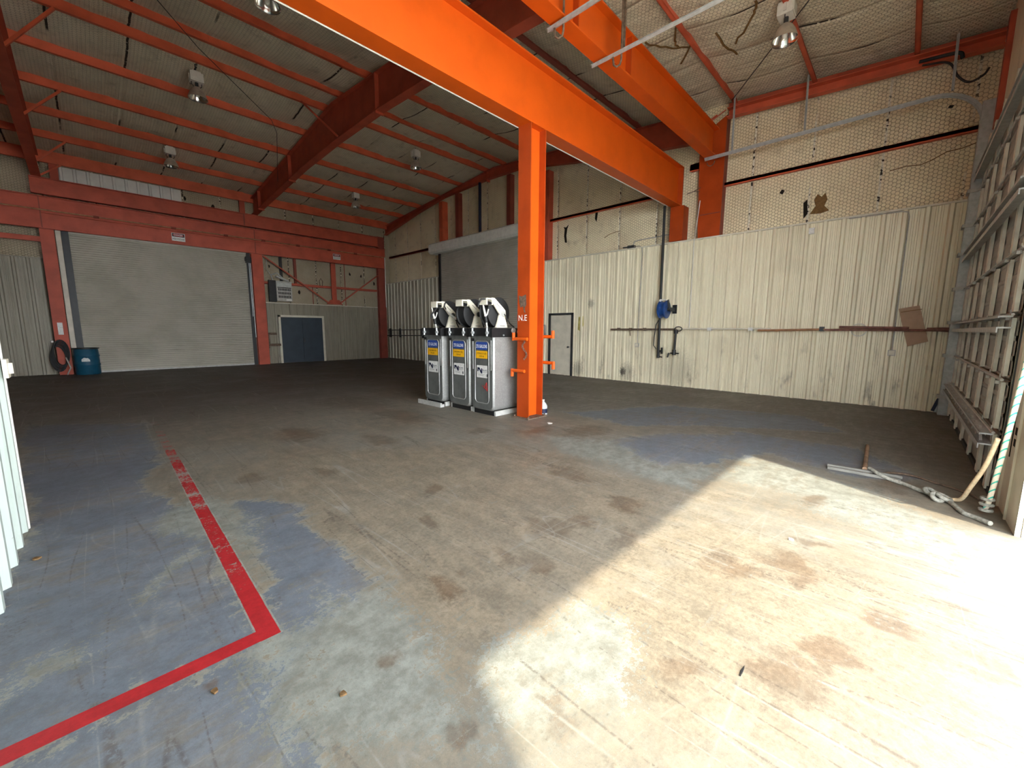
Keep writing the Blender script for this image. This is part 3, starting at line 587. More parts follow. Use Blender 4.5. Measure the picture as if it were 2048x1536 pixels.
# sectional overhead door in front wall
d5=thing('door_5',(8.6,-.75,0),'white sectional overhead door seen from inside at the right edge','door',None,'structure')
zs_=[0,.62,1.14,1.76,2.38,3.0,3.5,4.1,4.7,5.0];x0,x1=6.04,11.28
for a,b in zip(zs_,zs_[1:]):
    m=MB();r=[(a+.01,0),(a+.02,.02)]
    n_=3;hh=(b-a-.05)/n_
    for k in range(n_):
        z0=a+.025+k*hh;r+=[(z0+.01,.02),(z0+.02,.012),(z0+hh*.8,.012),(z0+hh*.88,.02)]
    r+=[(b-.02,.02),(b-.01,0)]
    m.strip(r,lambda z,h:(x0,-.775+h,z),lambda z,h:(x1,-.775+h,z));m.build('door_section','skin',d5)
stx=[6.20,6.86,7.76,8.72,9.68,10.5,11.1]
for a,b in zip(zs_,zs_[1:]):
    m=MB()
    for x in stx+[x1-.06]:
        zz=np.linspace(a+.03,b-.03,19);L=[(x-.07,z) for z in zz[::-1]]
        Rr=[(x+.06-(.028 if (k%6) in (3,) else 0),z) for k,z in enumerate(zz)]
        m.prism(Rr+L,lambda u,z:(u,-.725,z),lambda u,z:(u,-.755,z))
    m.build('stile_row','stile',d5)
for z in zs_[1:-1]:
    m=MB()
    m.cyl((x0,-.715,z),(x1,-.715,z),.014,6)
    for x in stx:
        m.prism([(x-.035,z-.05),(x+.035,z-.05),(x,z+.05)],lambda u,w:(u,-.712,w),lambda u,w:(u,-.722,w)).box(x-.02,x+.02,-.715,-.69,z-.05,z-.02)
    m.build('hinge_row','galv_dull',d5)
for z in (.55,1.69,2.95,4.35):
    m=MB().box(x0,x1,-.72,-.63,z-.06,z-.045).box(x0,x1,-.635,-.625,z-.10,z-.045).box(x0,x1,-.635,-.625,z+.04,z+.06).box(x0,x1,-.72,-.63,z+.045,z+.06)
    m.build('strut','galv_dull' if z>1 else 'galv',d5)
m=MB()
for x,z in zip(np.arange(6.2,11.2,.35),[0]*20): m.bar((x,-.66,.50),(x+.17,-.66,.62),.02,.02).bar((x+.17,-.66,.62),(x+.35,-.66,.50),.02,.02)
m.build('truss_web','galv_dull',d5)
MB().box(x0,x1,-.80,-.74,0,.06).build('bottom_seal','rubber',d5)
cg=thing('corner_guard',(11.4,-.6,0),'dark triangular guard plate in the corner at the foot of the white door','guard')
MB().prism([(-.56,.01),(-.74,.72),(-.74,.01)],lambda y,z:(11.50,y,z),lambda y,z:(11.51,y,z)).build('plate','galv',cg);MB().bar((11.50,-.54,.03),(11.50,-.74,.80),.05,.03,(1,0,0)).build('edge_bar','navy',cg)
one('header_post',MB().box(10.85,11.05,-.81,-.74,5.02,6.75),'redb','dark red post on the front wall above the corner of the white door','post')
# tracks
def track(x,label,yend,hang,xv=None,yv=-.66,sz=.05):
    t=thing('door_track',(x,1,5.9),label,'track','overhead door tracks');s=-1 if x>8 else 1
    xv=x if xv is None else xv
    pts=([(xv,yv,0.02)] if xv==x else [])+[(xv,yv,4.6),(xv,yv,5.2)]+[(xv,yv+.72*(1-math.cos(a)),5.2+.72*math.sin(a)) for a in np.linspace(.1,math.pi/2,9)]+([(x,1.5,5.92)] if xv!=x else [])+[(x,yend,5.92)]
    m=MB()
    for a,b in zip(pts,pts[1:]):
        d=(V(b)-V(a)).normalized();u=d.cross(V((1,0,0))).normalized();e=d*.004
        sz_=.05 if b[1]>1.4 or xv==x else sz;m.bar(V(a)-e,V(b)+e,sz_,.004,u);m.bar(V(a)-e+u*.024,V(b)+e+u*.024,.004,sz_,u)
        m.bar(V(a)-e+V((s*.024,0,0)),V(b)+e+V((s*.024,0,0)),.004,sz_,u); 
    m.build('rail','galv',t)
    for y in hang:
        m=MB().bar((x,y,5.95),(x,y+.02,roof(y)-.2),.045,.012,(0,1,0)).bar((x+.03,y,5.95),(x+.03,y+.02,roof(y)-.2),.01,.04,(0,1,0));m.build('hanger_strap','galv',t)
    return t
t1=track(11.32,'grey door track curving along the right wall',4.10,(3.48,2.02,-.2))
MB().box(11.24,11.50,-.80,-.60,0,5.6).build('vertical_angle','galv',t1)
for z in (.35,1.14,1.76,2.38,3.0,3.5,4.1): MB().box(11.22,11.50,-.70,-.565,z-.03,z+.03).build('track_bracket','galv_dull',t1)
m=MB().tube([(11.32,3.95+.09*math.cos(a),5.82+.10*math.sin(a)) for a in np.linspace(math.pi,2*math.pi,9)],.01,6);m.build('hook_loop','rusty',t1)
t2=track(6.17,'grey door track hanging near the ceiling lamp, left rail of the white door',4.14,(),6.03,-.755,.03)
t3=track(5.04,'grey double rail track crossing the orange beam at the top',4.16,(),5.06,-.755,.03)
MB().box(5.05,5.09,.1,4.16,5.90,5.94).build('second_rail','galv',t3)
for t,x,y in ((t2,6.17,3.62),(t3,5.04,3.9)):
    m=MB();m.tube([(x+.03,y,roof(y)-.25),(x+.03,y,5.80),(x+.03,y+.02,5.74),(x,y+.06,5.71),(x-.02,y+.10,5.74),(x-.02,y+.12,5.86)],.016,8);m.build('hook_strap','rusty',t,40)
    if x>6: MB().bar((x+.06,y-.02,5.95),(x+.06,y-.02,roof(y)-.2),.03,.03).build('hanger_strap','rusty',t)
# jamb between the bays
jb=thing('bay_jamb',(5.3,-.78,0),'cream steel jamb between the open bay and the white door','post')
MB().box(4.93,6.06,-.80,-.775,0,5.1).build('face','cream',jb)
for x in (4.92,5.30,5.68): MB().box(x,x+.025,-.805,-.76 if x>5 else -.775,0,5.1).build('flange','cream',jb)
m=MB()
for z in (.62,.72): m.box(5.40,5.48,-.777,-.770,z,z+.06)
m.box(5.56,5.58,-.777,-.770,.50,.90);m.build('slot','hole',jb)
MB().box(5.92,5.95,-.777,-.765,0,5).build('seal_strip','dkgrey',jb)
# ------------------------------------------------------------------ lamps
def lamp(loc,label):
    x,y,z=loc;t=thing('high_bay_lamp',loc,label,'lamp','unlit high bay lamps')
    bx=MB().box(x-.13,x+.13,y-.11,y+.11,z+.36,z+.56).box(x-.15,x+.15,y-.02,y+.02,z+.40,z+.52).box(x-.11,x+.11,y-.125,y+.125,z+.38,z+.54).box(x-.09,x+.09,y-.08,y+.08,z+.56,z+.60)
    bx.build('ballast_box','lampbox',t)
    m=MB().cyl((x,y,z+.24),(x,y,z+.36),.035,12)
    for a in (-1,1): m.tube([(x+a*.05,y,z+.25),(x+a*.10,y,z+.30),(x+a*.10,y,z+.36)],.008,6)
    m.build('neck','dkgrey',t,40)
    MB().lathe([(.03,.26),(.06,.255),(.11,.21),(.155,.13),(.185,.05),(.20,0),(.207,-.005)],(x,y,z),(0,0,1),28).build('reflector','reflout',t,50)
    MB().lathe([(.02,.235),(.055,.23),(.105,.19),(.148,.12),(.178,.045),(.194,.002),(.205,-.004)],(x,y,z),(0,0,1),28).build('reflector_lining','chrome',t,50)
    MB().lathe([(.0,-.02+.05),(.03,.04),(.045,.08),(.04,.13),(.02,.17),(.02,.24)],(x,y,z),(0,0,1),14).build('bulb','bulb',t,60)
    MB().cyl((x,y,z+.58),(x,y,roof(y)-.06),.012,8).build('hanging_rod','dkgrey',t)
    return t
L0=lamp((2.40,13.05,7.17),'unlit high bay lamp in the left bay, nearer the ridge')
ZL0=roof(13.05)
for (loc,lab) in (((2.36,17.6,6.76),'unlit high bay lamp in the left bay, nearer the back wall'),((8.6,13.05,7.25),'unlit high bay lamp right of the middle rafter, nearer the ridge'),((8.52,17.6,6.80),'unlit high bay lamp right of the middle rafter, nearer the back wall'),
                  ((8.74,1.97,6.52),'unlit high bay lamp near the right wall, closest to the white door'),((2.72,8.62,7.21),'unlit high bay lamp cut by the top edge beside the big orange beam')):
    c=copy_tree(L0);c.location=loc;c['label']=lab
one('roof_cable',MB().tube([(1.4,10.5,7.62),(2.2,11.5,7.55),(4.1,13.3,7.35),(4.4,13.9,7.3),(5.3,17.0,6.9)],.008,5),'black','thin sagging black cable under the roof near the middle rafter','cable')
one('roof_cable',MB().bar((11.3,3.55,7.1),(8.2,1.35,6.88),.014,.014),'black','thin straight stay rod from the wall column past the lamp near the right wall','rod')
# ------------------------------------------------------------------ right wall services
def ptag(o,l,c): return tag(o,l,c)
m=MB().cyl((11.47,6.70,1.61),(11.47,4.62,1.62),.028,10)
rp=m.build('wall_pipe','rusty',None,40);ptag(rp,'dark rusty pipe on the right wall, left of the blue hose reel','pipe')
for y in (6.45,6.05,5.6): MB().box(11.44,11.58,y-.02,y+.02,1.58,1.66).build('pipe_clamp','rusty',rp)
MB().cyl((11.47,6.05,1.60),(11.45,6.02,1.42),.014,8).build('drain_stub','rusty',rp)
wp=MB().cyl((11.47,4.62,1.63),(11.47,2.35,1.64),.021,10).build('wall_pipe','cream',None,40);ptag(wp,'pale pipe on the right wall just right of the blue hose reel','pipe')
for y in (3.75,2.78): MB().box(11.43,11.58,y-.05,y+.05,1.59,1.67).build('pipe_clamp','lwhite',wp)
cp=MB().cyl((11.46,2.62,1.60),(11.46,1.30,1.63),.024,10).build('wall_pipe','copper',None,40);ptag(cp,'copper coloured pipe in the middle of the right wall','pipe')
MB().box(11.43,11.58,1.32,1.40,1.59,1.69).build('pipe_clamp','dkgrey',cp)
m=MB().cyl((11.44,1.05,1.68),(11.44,-.05,1.66),.026,10).cyl((11.45,1.30,1.62),(11.45,-.60,1.62),.022,10).tube([(11.45,-.30,1.64),(11.45,-.60,1.63),(11.45,-.75,1.65)],[.03,.045,.03],10)
ptag(m.build('wall_hose','rhose',None,40),'dark red hose lashed to the pipe at the right end of the right wall','hose')
one('wire_ring',MB().tube([(11.50,.72+.13*math.cos(a),1.62+.13*math.sin(a)) for a in np.linspace(0,2*math.pi,25)[:-1]],.008,6,True),'white','thin pale wire ring hanging on the pipe left of the cardboard','ring')
cb=thing('cardboard_sheet',(11.53,-.1,1.29),'brown cardboard sheet tucked behind the pipe on the right wall','cardboard')
flat([(.14,2.05),(-.16,2.11),(-.35,1.40),(-.06,1.29)],11.54).build('sheet','card',cb);MB().bar((11.52,.10,1.98),(11.52,-.20,2.035),.012,.006,(1,0,0)).build('fold_crease','torn',cb)
bp=thing('drop_pipe',(11.40,5.1,.85),'long black pipe dropping past the blue hose reel','pipe')
MB().cyl((11.38,5.12,5.0),(11.38,5.08,.90),.035,12).build('pipe','black',bp,40)
m=MB().cyl((11.38,5.08,1.0),(11.38,4.98,1.0),.025,8).box(11.35,11.41,4.96,5.0,.92,1.10).cyl((11.38,5.08,.9),(11.38,5.08,.80),.045,8).cyl((11.38,5.08,.84),(11.34,4.95,.83),.018,8);m.build('valve','black',bp)
m=MB().tube([(11.40,5.12,1.9),(11.40,5.20,1.75),(11.40,5.24,1.4),(11.40,5.24,1.15),(11.40,5.16,1.05)],.014,8);m.build('hose_tail','rubber',bp,40)
sp=thing('drop_pipe',(11.40,4.6,.85),'short black pipe with a tap, right of the long black pipe','pipe')
m=MB().cyl((11.42,4.62,1.58),(11.42,4.64,.98),.030,12).cyl((11.42,4.62,1.5),(11.42,4.62,1.6),.055,10);m.build('pipe','black',sp,40)
m=MB().cyl((11.40,4.74,.95),(11.40,4.50,.95),.018,8).cyl((11.40,4.78,.95),(11.36,4.80,.83),.025,8).cyl((11.42,4.64,.9),(11.42,4.64,1.05),.05,8);m.build('tap','black',sp)
m=MB().tube([(11.42,4.56+.10*math.cos(a),1.63+.06*math.sin(a)) for a in np.linspace(0,2*math.pi,17)[:-1]],.014,6,True);m.build('hose_loop','rubber',sp)
# blue reel
hr=thing('hose_reel',(11.45,4.9,2.2),'blue hose reel mounted high on the right wall','hose reel')
for y in (5.03,4.86): MB().lathe([(.03,-.02),(.225,-.025),(.25,-.01),(.25,.01),(.225,.025),(.03,.02)],(11.28,y,2.17),(0,1,0),28).build('disc','reelblue',hr,40)
MB().lathe([(.10,-.08),(.215,-.08),(.215,.08),(.10,.08)],(11.28,4.945,2.17),(0,1,0),24).build('hose_coil','reelblue',hr,40)
m=MB().bar((11.28,4.78,2.17),(11.20,4.80,2.43),.06,.03,(0,1,0)).bar((11.28,4.78,2.17),(11.56,4.74,2.17),.10,.04,(0,1,0)).cyl((11.28,4.78,2.17),(11.28,5.06,2.17),.035,12);m.build('arm','dkgrey',hr)
MB().box(11.53,11.58,4.68,4.80,2.06,2.30).build('wall_plate','black',hr)
m=MB().cyl((11.20,5.0,2.42),(11.16,5.0,2.42),.035,12).cyl((11.20,4.85,2.43),(11.20,5.06,2.43),.014,8);m.build('roller_guide','lwhite',hr,40)
# electrical
def box_out(y,z,label,top,name='outlet_box'):
    t=thing(name,(XA-.05,y,z),label,'outlet');MB().box(XA-.06,XA-.002,y-.06,y+.06,z-.06,z+.06).build('box','conduit',t);MB().box(XA-.065,XA-.06,y-.045,y+.045,z-.045,z+.045).build('cover','cream',t)
    m=MB();m.tube([(XA-.03,y,z+.05)]+top,.012,7);m.build('conduit','conduit',t,40)
box_out(.16,1.15,'small outlet box low on the right wall below the cardboard',[(XA-.045,.16,3.85),(XA-.045,.18,3.95),(XA-.04,.28,3.98),(XA-.04,1.1,3.99)])
box_out(5.84,1.14,'small outlet box below the rusty pipe left of the blue hose reel',[(XA-.045,5.80,3.8),(XA-.045,5.82,4.0),(11.66,5.95,4.08),(11.7,6.2,4.1)])
one('junction_box',MB().box(XA-.05,XA,1.69,1.79,3.77,3.90).box(XA-.055,XA-.05,1.705,1.775,3.785,3.885),'lwhite','small white junction box near the top of the right liner','box')
one('wall_conduit',MB().spline([(11.80,6.25,4.06),(11.80,6.22,4.2),(11.80,6.1,4.28),(11.80,5.2,4.31),(11.80,5.08,4.36),(11.80,5.05,4.5),(11.80,5.05,4.95)],.014,7),'conduit','thin grey conduit bending above the liner left of the stub post','conduit')
one('conduit_fitting',MB().box(11.66,11.8,6.15,6.36,4.04,4.14).tube([(11.7,6.2,4.1),(11.66,6.5,4.1)],.02,7),'dkgrey','small dark conduit fitting on top of the right liner','box')
one('pale_cord',MB().tube([(11.56,4.24,5.0),(11.53,4.28,4.4),(11.52,4.32,3.9),(11.51,4.31,2.8),(11.50,4.30,1.66)],.012,6),'white','pale cord hanging from the wall column down to the wall pipe','cord')
one('wire_tie',MB().tube([(11.6,4.62,5.25),(11.6,4.45,5.28),(11.6,4.26,5.34)],.01,5).tube([(11.6,4.42,5.28),(11.6,4.27,5.24)],.008,5),'rusty','twisted wire between the beam end and the wall column','wire')
one('cable_loop',MB().spline([(11.5,.25,6.62),(11.45,-.1,6.5),(11.42,-.25,6.2),(11.42,-.40,6.05),(11.42,-.56,6.1),(11.42,-.62,6.2)],.018,7).spline([(11.5,.3,6.7),(11.44,-.2,6.62),(11.44,-.28,6.5)],.03,7),'rubber','dark cable loop hanging under the channel near the white door','cable',smooth=50)
one('wall_pull',MB().box(11.5,11.58,9.42,9.46,1.35,1.75).box(11.48,11.5,9.4,9.48,1.33,1.37).box(11.48,11.5,9.4,9.48,1.73,1.77),'conduit','narrow grey box left of the cream personnel door','box')
one('yellow_mark',flat([(8.02,2.02),(7.84,2.05),(7.82,1.75),(7.95,1.55),(8.04,1.6)],XA-.001),'yellowmark','faded yellow paint patch right of the cream personnel door','paint mark')
m=MB().cyl((11.46,20.5,1.53),(11.46,15.9,1.58),.022,8).cyl((11.46,20.6,1.24),(11.46,15.9,1.30),.022,8)
for y in (20.3,19.3,17.2): m.box(11.44,11.58,y-.03,y+.03,1.15,1.62)
one('wall_rack',m,'black','two black pipes on the dark far end of the right wall','pipe')
for k in range(4): one('hanging_hose',MB().tube([(11.43,16.9-.22*k+.09*math.cos(a),1.28+.30*math.sin(a)) for a in np.linspace(0,2*math.pi,15)[:-1]],.02,6,True),'rubber','black hose coil on the dark pipes behind the leftmost tank','hose','coils on the dark pipes')
# ------------------------------------------------------------------ back wall bits
pb=thing('panelboard',(6.3,20.6,2.9),'grey electrical panelboard on the back wall by the roller door','panelboard')
MB().box(6.02,6.66,20.44,20.62,2.82,3.70).build('cabinet','conduit',pb)
MB().box(6.06,6.62,20.432,20.44,3.45,3.62).build('cover','galv_dull',pb)
m=MB()
for r in range(3):
    for k in range(8): m.box(6.09+.066*k,6.13+.066*k,20.43,20.44,3.28-.16*r,3.38-.16*r)
m.box(6.06,6.62,20.432,20.44,3.40,3.43);m.build('breakers','black',pb);MB().box(6.4,6.62,20.43,20.44,2.84,2.92).build('maker_plate','lwhite',pb)
MB().box(5.74,6.02,20.5,20.62,2.78,3.72).build('side_box','black',pb)
m=MB().tube([(5.9,20.5,3.72),(5.85,20.5,3.95),(6.1,20.5,4.05),(6.3,20.5,3.85),(6.5,20.5,3.70)],.03,7).tube([(5.85,20.5,3.9),(5.7,20.55,4.2),(5.75,20.6,4.7)],.012,6).tube([(6.05,20.5,3.9),(6.55,20.5,3.72)],.05,7);m.build('flex_conduit','galv_dull',pb,50)
one('wall_shelf',MB().box(5.55,6.05,20.45,20.7,.80,.90).box(5.60,5.64,20.6,20.7,.70,1.4).box(5.6,5.95,20.6,20.7,1.3,1.4),'rusty','small dark shelf bracket beside the blue double doors','shelf')
one('clevis_hook',MB().tube([(7.95,20.5,3.62),(7.92,20.5,3.85),(8.0,20.5,3.98),(8.08,20.5,3.85),(8.05,20.5,3.62)],.016,6),'rusty','rusty open hook on the girt of the X braced bay','hook')
dr=thing('plastic_drum',(-.12,20.2,0),'dark blue plastic drum in front of the back roller door','drum')
MB().lathe([(.0,0),(.29,0),(.31,.03),(.31,.30),(.325,.32),(.325,.35),(.31,.37),(.31,.60),(.325,.62),(.325,.65),(.31,.67),(.30,.84),(.27,.88),(.0,.88)],(-.12,20.15,0),(0,0,1),28).build('body','teal',dr,40)
MB().lathe([(.28,.865),(.33,.865),(.33,.90),(.28,.90)],(-.12,20.15,0),(0,0,1),28).build('rim','black',dr,40)
m=MB();xs_=np.linspace(-.25,-.05,9);tp=[.52,.55,.57,.58,.57,.56,.57,.54,.50];cy_=lambda x:20.15-math.sqrt(.318**2-(x+.12)**2)
m.add([(x,cy_(x),.45) for x in xs_]+[(x,cy_(x),z) for x,z in zip(xs_,tp)],[(k,k+1,10+k,9+k) for k in range(8)]);m.build('label','lwhite',dr)
hp=thing('hose_heap',(-.8,20.2,0),'dark heap of coiled hoses at the foot of the left door post','hose')
m=MB()
for k in range(5): m.tube([(-.77+.18*math.cos(a)+.02*k,20.30-.03*k,.55+.05*k+.42*math.sin(a)) for a in np.linspace(0,2*math.pi,21)[:-1]],.022,6,True)
m.build('coil','rubber',hp,50);MB().tube([(-.62,20.1,.02),(-.52,20.05,.25),(-.6,20.1,.6)],.018,6).build('pale_end','conduit',hp,50)
MB().lathe([(0,0),(.03,.0),(.04,.03),(.03,.06),(0,.07)],(-.86,20.3,1.12),(0,-1,0),10).build('brass_nozzle','lwhite',hp,50)
# ------------------------------------------------------------------ tanks and reels
def rrect(y0,y1,z0,z1,r,n=5):
    out=[]
    for (cy,cz,a0) in ((y1-r,z1-r,0),(y0+r,z1-r,90),(y0+r,z0+r,180),(y1-r,z0+r,270)):
        for k in range(n+1):
            a=math.radians(a0+90*k/n);out.append((cy+r*math.cos(a),cz+r*math.sin(a)))
    return out
TY=[5.30,5.98,6.76];TX=[5.03,5.04,4.98];TW=[.64,.67,.68]
YEL=[('HYDRAULIC FLUID','AW 46'),('ENGINE OIL','15W-40'),('TRANSMISSION','FLUID')]
TL=['galvanised tank nearest the orange column, with a red scrawl on its front','galvanised tank in the middle of the three tanks','galvanised tank at the left end of the row, on a low pallet rail']
for i in range(3):
    y0=TY[i];y1=y0+TW[i];x=TX[i];xe=x+1.25;t=thing('storage_tank',(x+.6,(y0+y1)/2,0),TL[i],'tank','three storage tanks');zb=.09;zt=1.475
    MB().prism(rrect(y0,y1,zb,zt+.10,.10),lambda a,b:(x+.03,a,min(b,zt)),lambda a,b:(xe,a,min(b,zt))).build('body','tank',t,35)
    o=rrect(y0,y1,zb,zt+.1,.10);q=rrect(y0+.03,y1-.03,zb+.03,zt+.07,.08);nn=len(o)
    m=MB();m.add([(x+.03,a,min(b,zt)) for a,b in o]+[(x,a,min(b,zt)) for a,b in q],[(k,(k+1)%nn,nn+(k+1)%nn,nn+k) for k in range(nn)]);m.build('corner_seam','tank',t,60)
    MB().prism([(a,min(b,zt)) for a,b in q],lambda a,b:(x,a,b),lambda a,b:(x+.002,a,b)).build('front_face','tankf',t)
    rr=rrect(y0+.13,y1-.13,.22,1.38,.08)
    MB().tube([(x-.001,a,b) for a,b in rr],.009,6,True).build('pressed_rib','tank',t,60)
    m=MB()
    for yy in (y0+.07,y1-.07): m.cyl((x,yy,.85),(x,yy,1.40),.006,6)
    m.build('pressed_line','tank',t,60)
    yc=(y0+y1)/2+.0
    def flatx(a0,a1,b0,b1,mat,name,dx=.004,r=.02): return MB().prism(rrect(a0,a1,b0,b1,r,3),lambda a,b:(x-dx,a,b),lambda a,b:(x+.001,a,b)).build(name,mat,t)
    s=flatx(y0+.17,y1-.16,1.225,1.365,'lblue','capacity_label',.004,.03);MB().text('275 GALLONS',(x-.006,yc,1.285),(0,-1,0),(0,0,1),.062,.30,.012).build('lettering','ltext',s)
    s=flatx(y0+.17,y1-.16,1.06,1.20,'lyel','contents_label',.004,.005)
    for kk,tx in enumerate(YEL[i]): MB().text(tx,(x-.006,yc,1.155-.055*kk),(0,-1,0),(0,0,1),.032,.26 if len(tx)>7 else .13,.008).build('lettering','lbrown',s)
    s=flatx(y0+.17,y1-.18,.70,.93,'lwhite','company_label',.004,.012)
    m=MB();Y_=y1-.20
    for poly in ([(0,.0),(0,.075),(.055,.075),(.105,.01),(.105,.06),(.135,.06),(.135,-.035),(.10,-.035),(.05,.035),(.03,.035),(.03,.0)],):
        m.prism([(Y_-a,.815+b) for a,b in poly],lambda a,b:(x-.007,a,b),lambda a,b:(x-.004,a,b))
    m.build('company_mark','navy',s)
    MB().text('Mansfield',(x-.006,Y_-.205,.845),(0,-1,0),(0,0,1),.026,.115,.006).build('company_lettering','navy',s);MB().text('Service Partners',(x-.006,Y_-.205,.812),(0,-1,0),(0,0,1),.016,.115).build('company_lettering','dkgrey',s)
    m=MB().box(x-.006,x-.004,Y_-.19,Y_-.02,.758,.762).box(x-.006,x-.004,Y_-.17,Y_-.02,.742,.746).box(x-.006,x-.004,Y_-.28,Y_-.255,.725,.775);m.build('fine_print','dkgrey',s)
    m=MB().box(x-.006,x-.001,y1-.12,y1-.03,1.375,1.43);m.build('maker_tag','black',t)
    m=MB().box(x-.03,xe,y0+.0,y1+.0,zt,zt+.145).box(x-.05,xe,y0-.005,y0+.03,zt-.02,zt+.13).box(x-.05,xe,y1-.02,y1+.02,zt-.02,zt+.13);m.build('top_frame','black',t)
    for yy in (y0+.12,y1-.12): MB().cyl((x-.03,yy,zt+.06),(x-.07,yy,zt+.06),.03,10).cyl((x-.055,yy,zt+.0),(x-.055,yy,zt+.145),.018,8).build('fill_fitting','galv',t,40)
    m=MB().box(x+.05,xe,y0+.0,y0+.04,0.0,zb).box(x+.05,xe,y1-.04,y1,0,zb);m.build('base_skid','galv_dull',t);MB().box(x+.05,x+.10,y0+.04,y1-.04,0,zb).build('front_skid','black',t)
    if i==2: MB().box(x-.12,x-.02,y0-.05,y1+.08,.0,.06).box(x-.12,x-.08,y0-.05,y1+.08,.06,.09).build('pallet_rail','galv_dull',t)
    if i==0:
        m=MB();P=[(5.56,.50),(5.49,.62),(5.47,.46),(5.53,.52),(5.61,.55)]
        for a,b in zip(P,P[1:]): m.bar((x-.003,*a),(x-.003,*b),.004,.022,(1,0,0))
        m.build('red_scrawl','redmark',t)
        MB().cyl((5.52,5.30,zt+.10),(5.52,5.26,zt+.10),.045,12).build('gauge','lwhite',t);MB().cyl((5.66,5.30,zt+.08),(5.66,5.27,zt+.08),.035,12).build('gauge','galv',t)
        m=MB()
        for xx in (5.25,5.5,5.75): m.cyl((xx,5.28,1.49),(xx,5.26,1.49),.014,8)
        m.build('frame_bolt','galv',t)
RL=['cream hose reel with a looped hose on the tank nearest the column','cream hose reel on the middle tank, without a nozzle','cream hose reel on the leftmost tank with a white nozzle crossing its arm']
def reel(i,ox,oy):
    t=thing('hose_reel',(5.31+ox,5.46+oy,1.625),RL[i],'hose reel','hose reels on the tanks');cx,cy,cz=5.33+ox,5.42+oy,1.88
    T=lambda P,y0,y1,mat,nm: MB().prism(P,lambda a,b:(a,y0,b),lambda a,b:(a,y1,b)).build(nm,mat,t)
    # pedestal and slanting arm, one cream plate
    T([(cx-.15,1.63),(cx+.15,1.63),(cx+.085,1.80),(cx+.085,1.90),(cx+.05,1.94),(cx-.02,1.92),(cx-.075,1.84),(cx-.10,1.75)],cy-.03,cy+.005,'creamw','pedestal')
    T([(cx+.085,1.86),(cx+.075,1.94),(cx+.03,1.98),(cx-.20,2.155),(cx-.27,2.16),(cx-.28,2.11),(cx-.10,1.90),(cx-.02,1.83)],cy-.045,cy-.02,'creamw','guide_arm')
    m=MB().box(cx-.41,cx-.25,cy-.05,cy+.14,2.125,2.15).box(cx-.41,cx-.38,cy-.05,cy+.14,2.03,2.13).box(cx-.27,cx-.25,cy-.05,cy+.14,2.03,2.13);m.build('roller_bracket','creamw',t)
    m=MB().cyl((cx-.345,cy-.04,2.06),(cx-.345,cy+.13,2.06),.035,12).cyl((cx-.30,cy-.04,2.06),(cx-.30,cy+.13,2.06),.028,12);m.build('rollers','black',t,40)
    MB().lathe([(0,-.012),(.045,-.012),(.05,0),(.05,.03)],(cx+.01,cy-.05,1.885),(0,1,0),16).build('hub','galv_dull' if i==0 else 'dkgrey',t,40)
    for yy in (cy+.05,cy+.27): MB().lathe([(.03,-.008),(.265,-.008),(.28,.0),(.265,.008),(.03,.008)],(cx-.01,yy,1.905),(0,1,0),32).build('spool_disc','rubber',t,40)
    hs=MB()
    for k in range(6):
        for r in (.17,.205,.24): hs.tube([(cx-.01+r*math.cos(a),cy+.075+.033*k,1.905+r*math.sin(a)) for a in np.linspace(0,2*math.pi,25)[:-1]],.017,6,True)
    hs.build('hose_coil','rubber',t,60)
    MB().text('HOSE REEL' if 0 else '-----',(cx-.10,cy-.047,2.02),(.79,0,-.61),(.61,0,.79),.012,.12).build('arm_marking','dkgrey',t)
    m=MB().box(cx-.06,cx+.07,cy-.032,cy-.03,1.655,1.665).bar((cx-.04,cy-.032,1.72),(cx+.02,cy-.032,1.735),.003,.012,(0,1,0));m.build('pedestal_marking','dkgrey',t)
    if i==0: m=MB().tube([(cx+.03,cy-.06,1.88),(cx+.06,cy-.09,1.80),(cx+.16,cy-.08,1.70),(cx+.30,cy-.05,1.64)],.011,7)
    else: m=MB().tube([(cx+.03,cy-.06,1.88),(cx+.06,cy-.09,1.80),(cx+.07,cy-.09,1.72),(cx+.14,cy-.06,1.64)],.013,7)
    m.build('feed_hose','rubber',t,60)
    if i!=1:
        m=MB()
        if i==0: m.tube([(cx-.34,cy-.02,2.06),(cx-.40,cy-.02,2.13),(cx-.50,cy-.01,2.12),(cx-.545,cy,2.05),(cx-.56,cy,1.98)],.016,7)
        else: m.tube([(cx-.34,cy-.02,2.06),(cx-.42,cy-.02,1.98),(cx-.50,cy,1.88),(cx-.50,cy,1.80)],.016,7)
        m.build('hose_end','rubber',t,60)
    return t
def gun(c,label):
    x,y,z=c;t=thing('oil_gun',(x,y,1.63),label,'nozzle','control nozzles on the tanks')
    m=MB().tube([(x-.05,y,z+.17),(x-.03,y,z+.08),(x+.01,y,z-.05)],[.013,.018,.022],8).tube([(x+.01,y,z-.05),(x+.05,y,z-.01),(x+.08,y,z+.08)],.013,8);m.build('handle','white',t,50)
    m=MB().tube([(x+.01,y,z-.05),(x+.03,y,z-.16)],.032,10);m.build('meter','black',t,50);MB().tube([(x+.03,y,z-.15),(x+.045,y,1.63)],.016,8).build('spout','white',t,50)
for i,(ox,oy) in enumerate(((0,0),(.0,.68),(.0,1.49))): reel(i,ox,oy)
gun((4.98,5.47,1.88),'white control nozzle standing left of the reel nearest the column'); gun((4.97,7.02,1.86),'white control nozzle at the far left end of the tanks')
g2=thing('oil_gun',(5.3,6.78,1.63),'white and black nozzle lying across the leftmost reel','nozzle','control nozzles on the tanks')
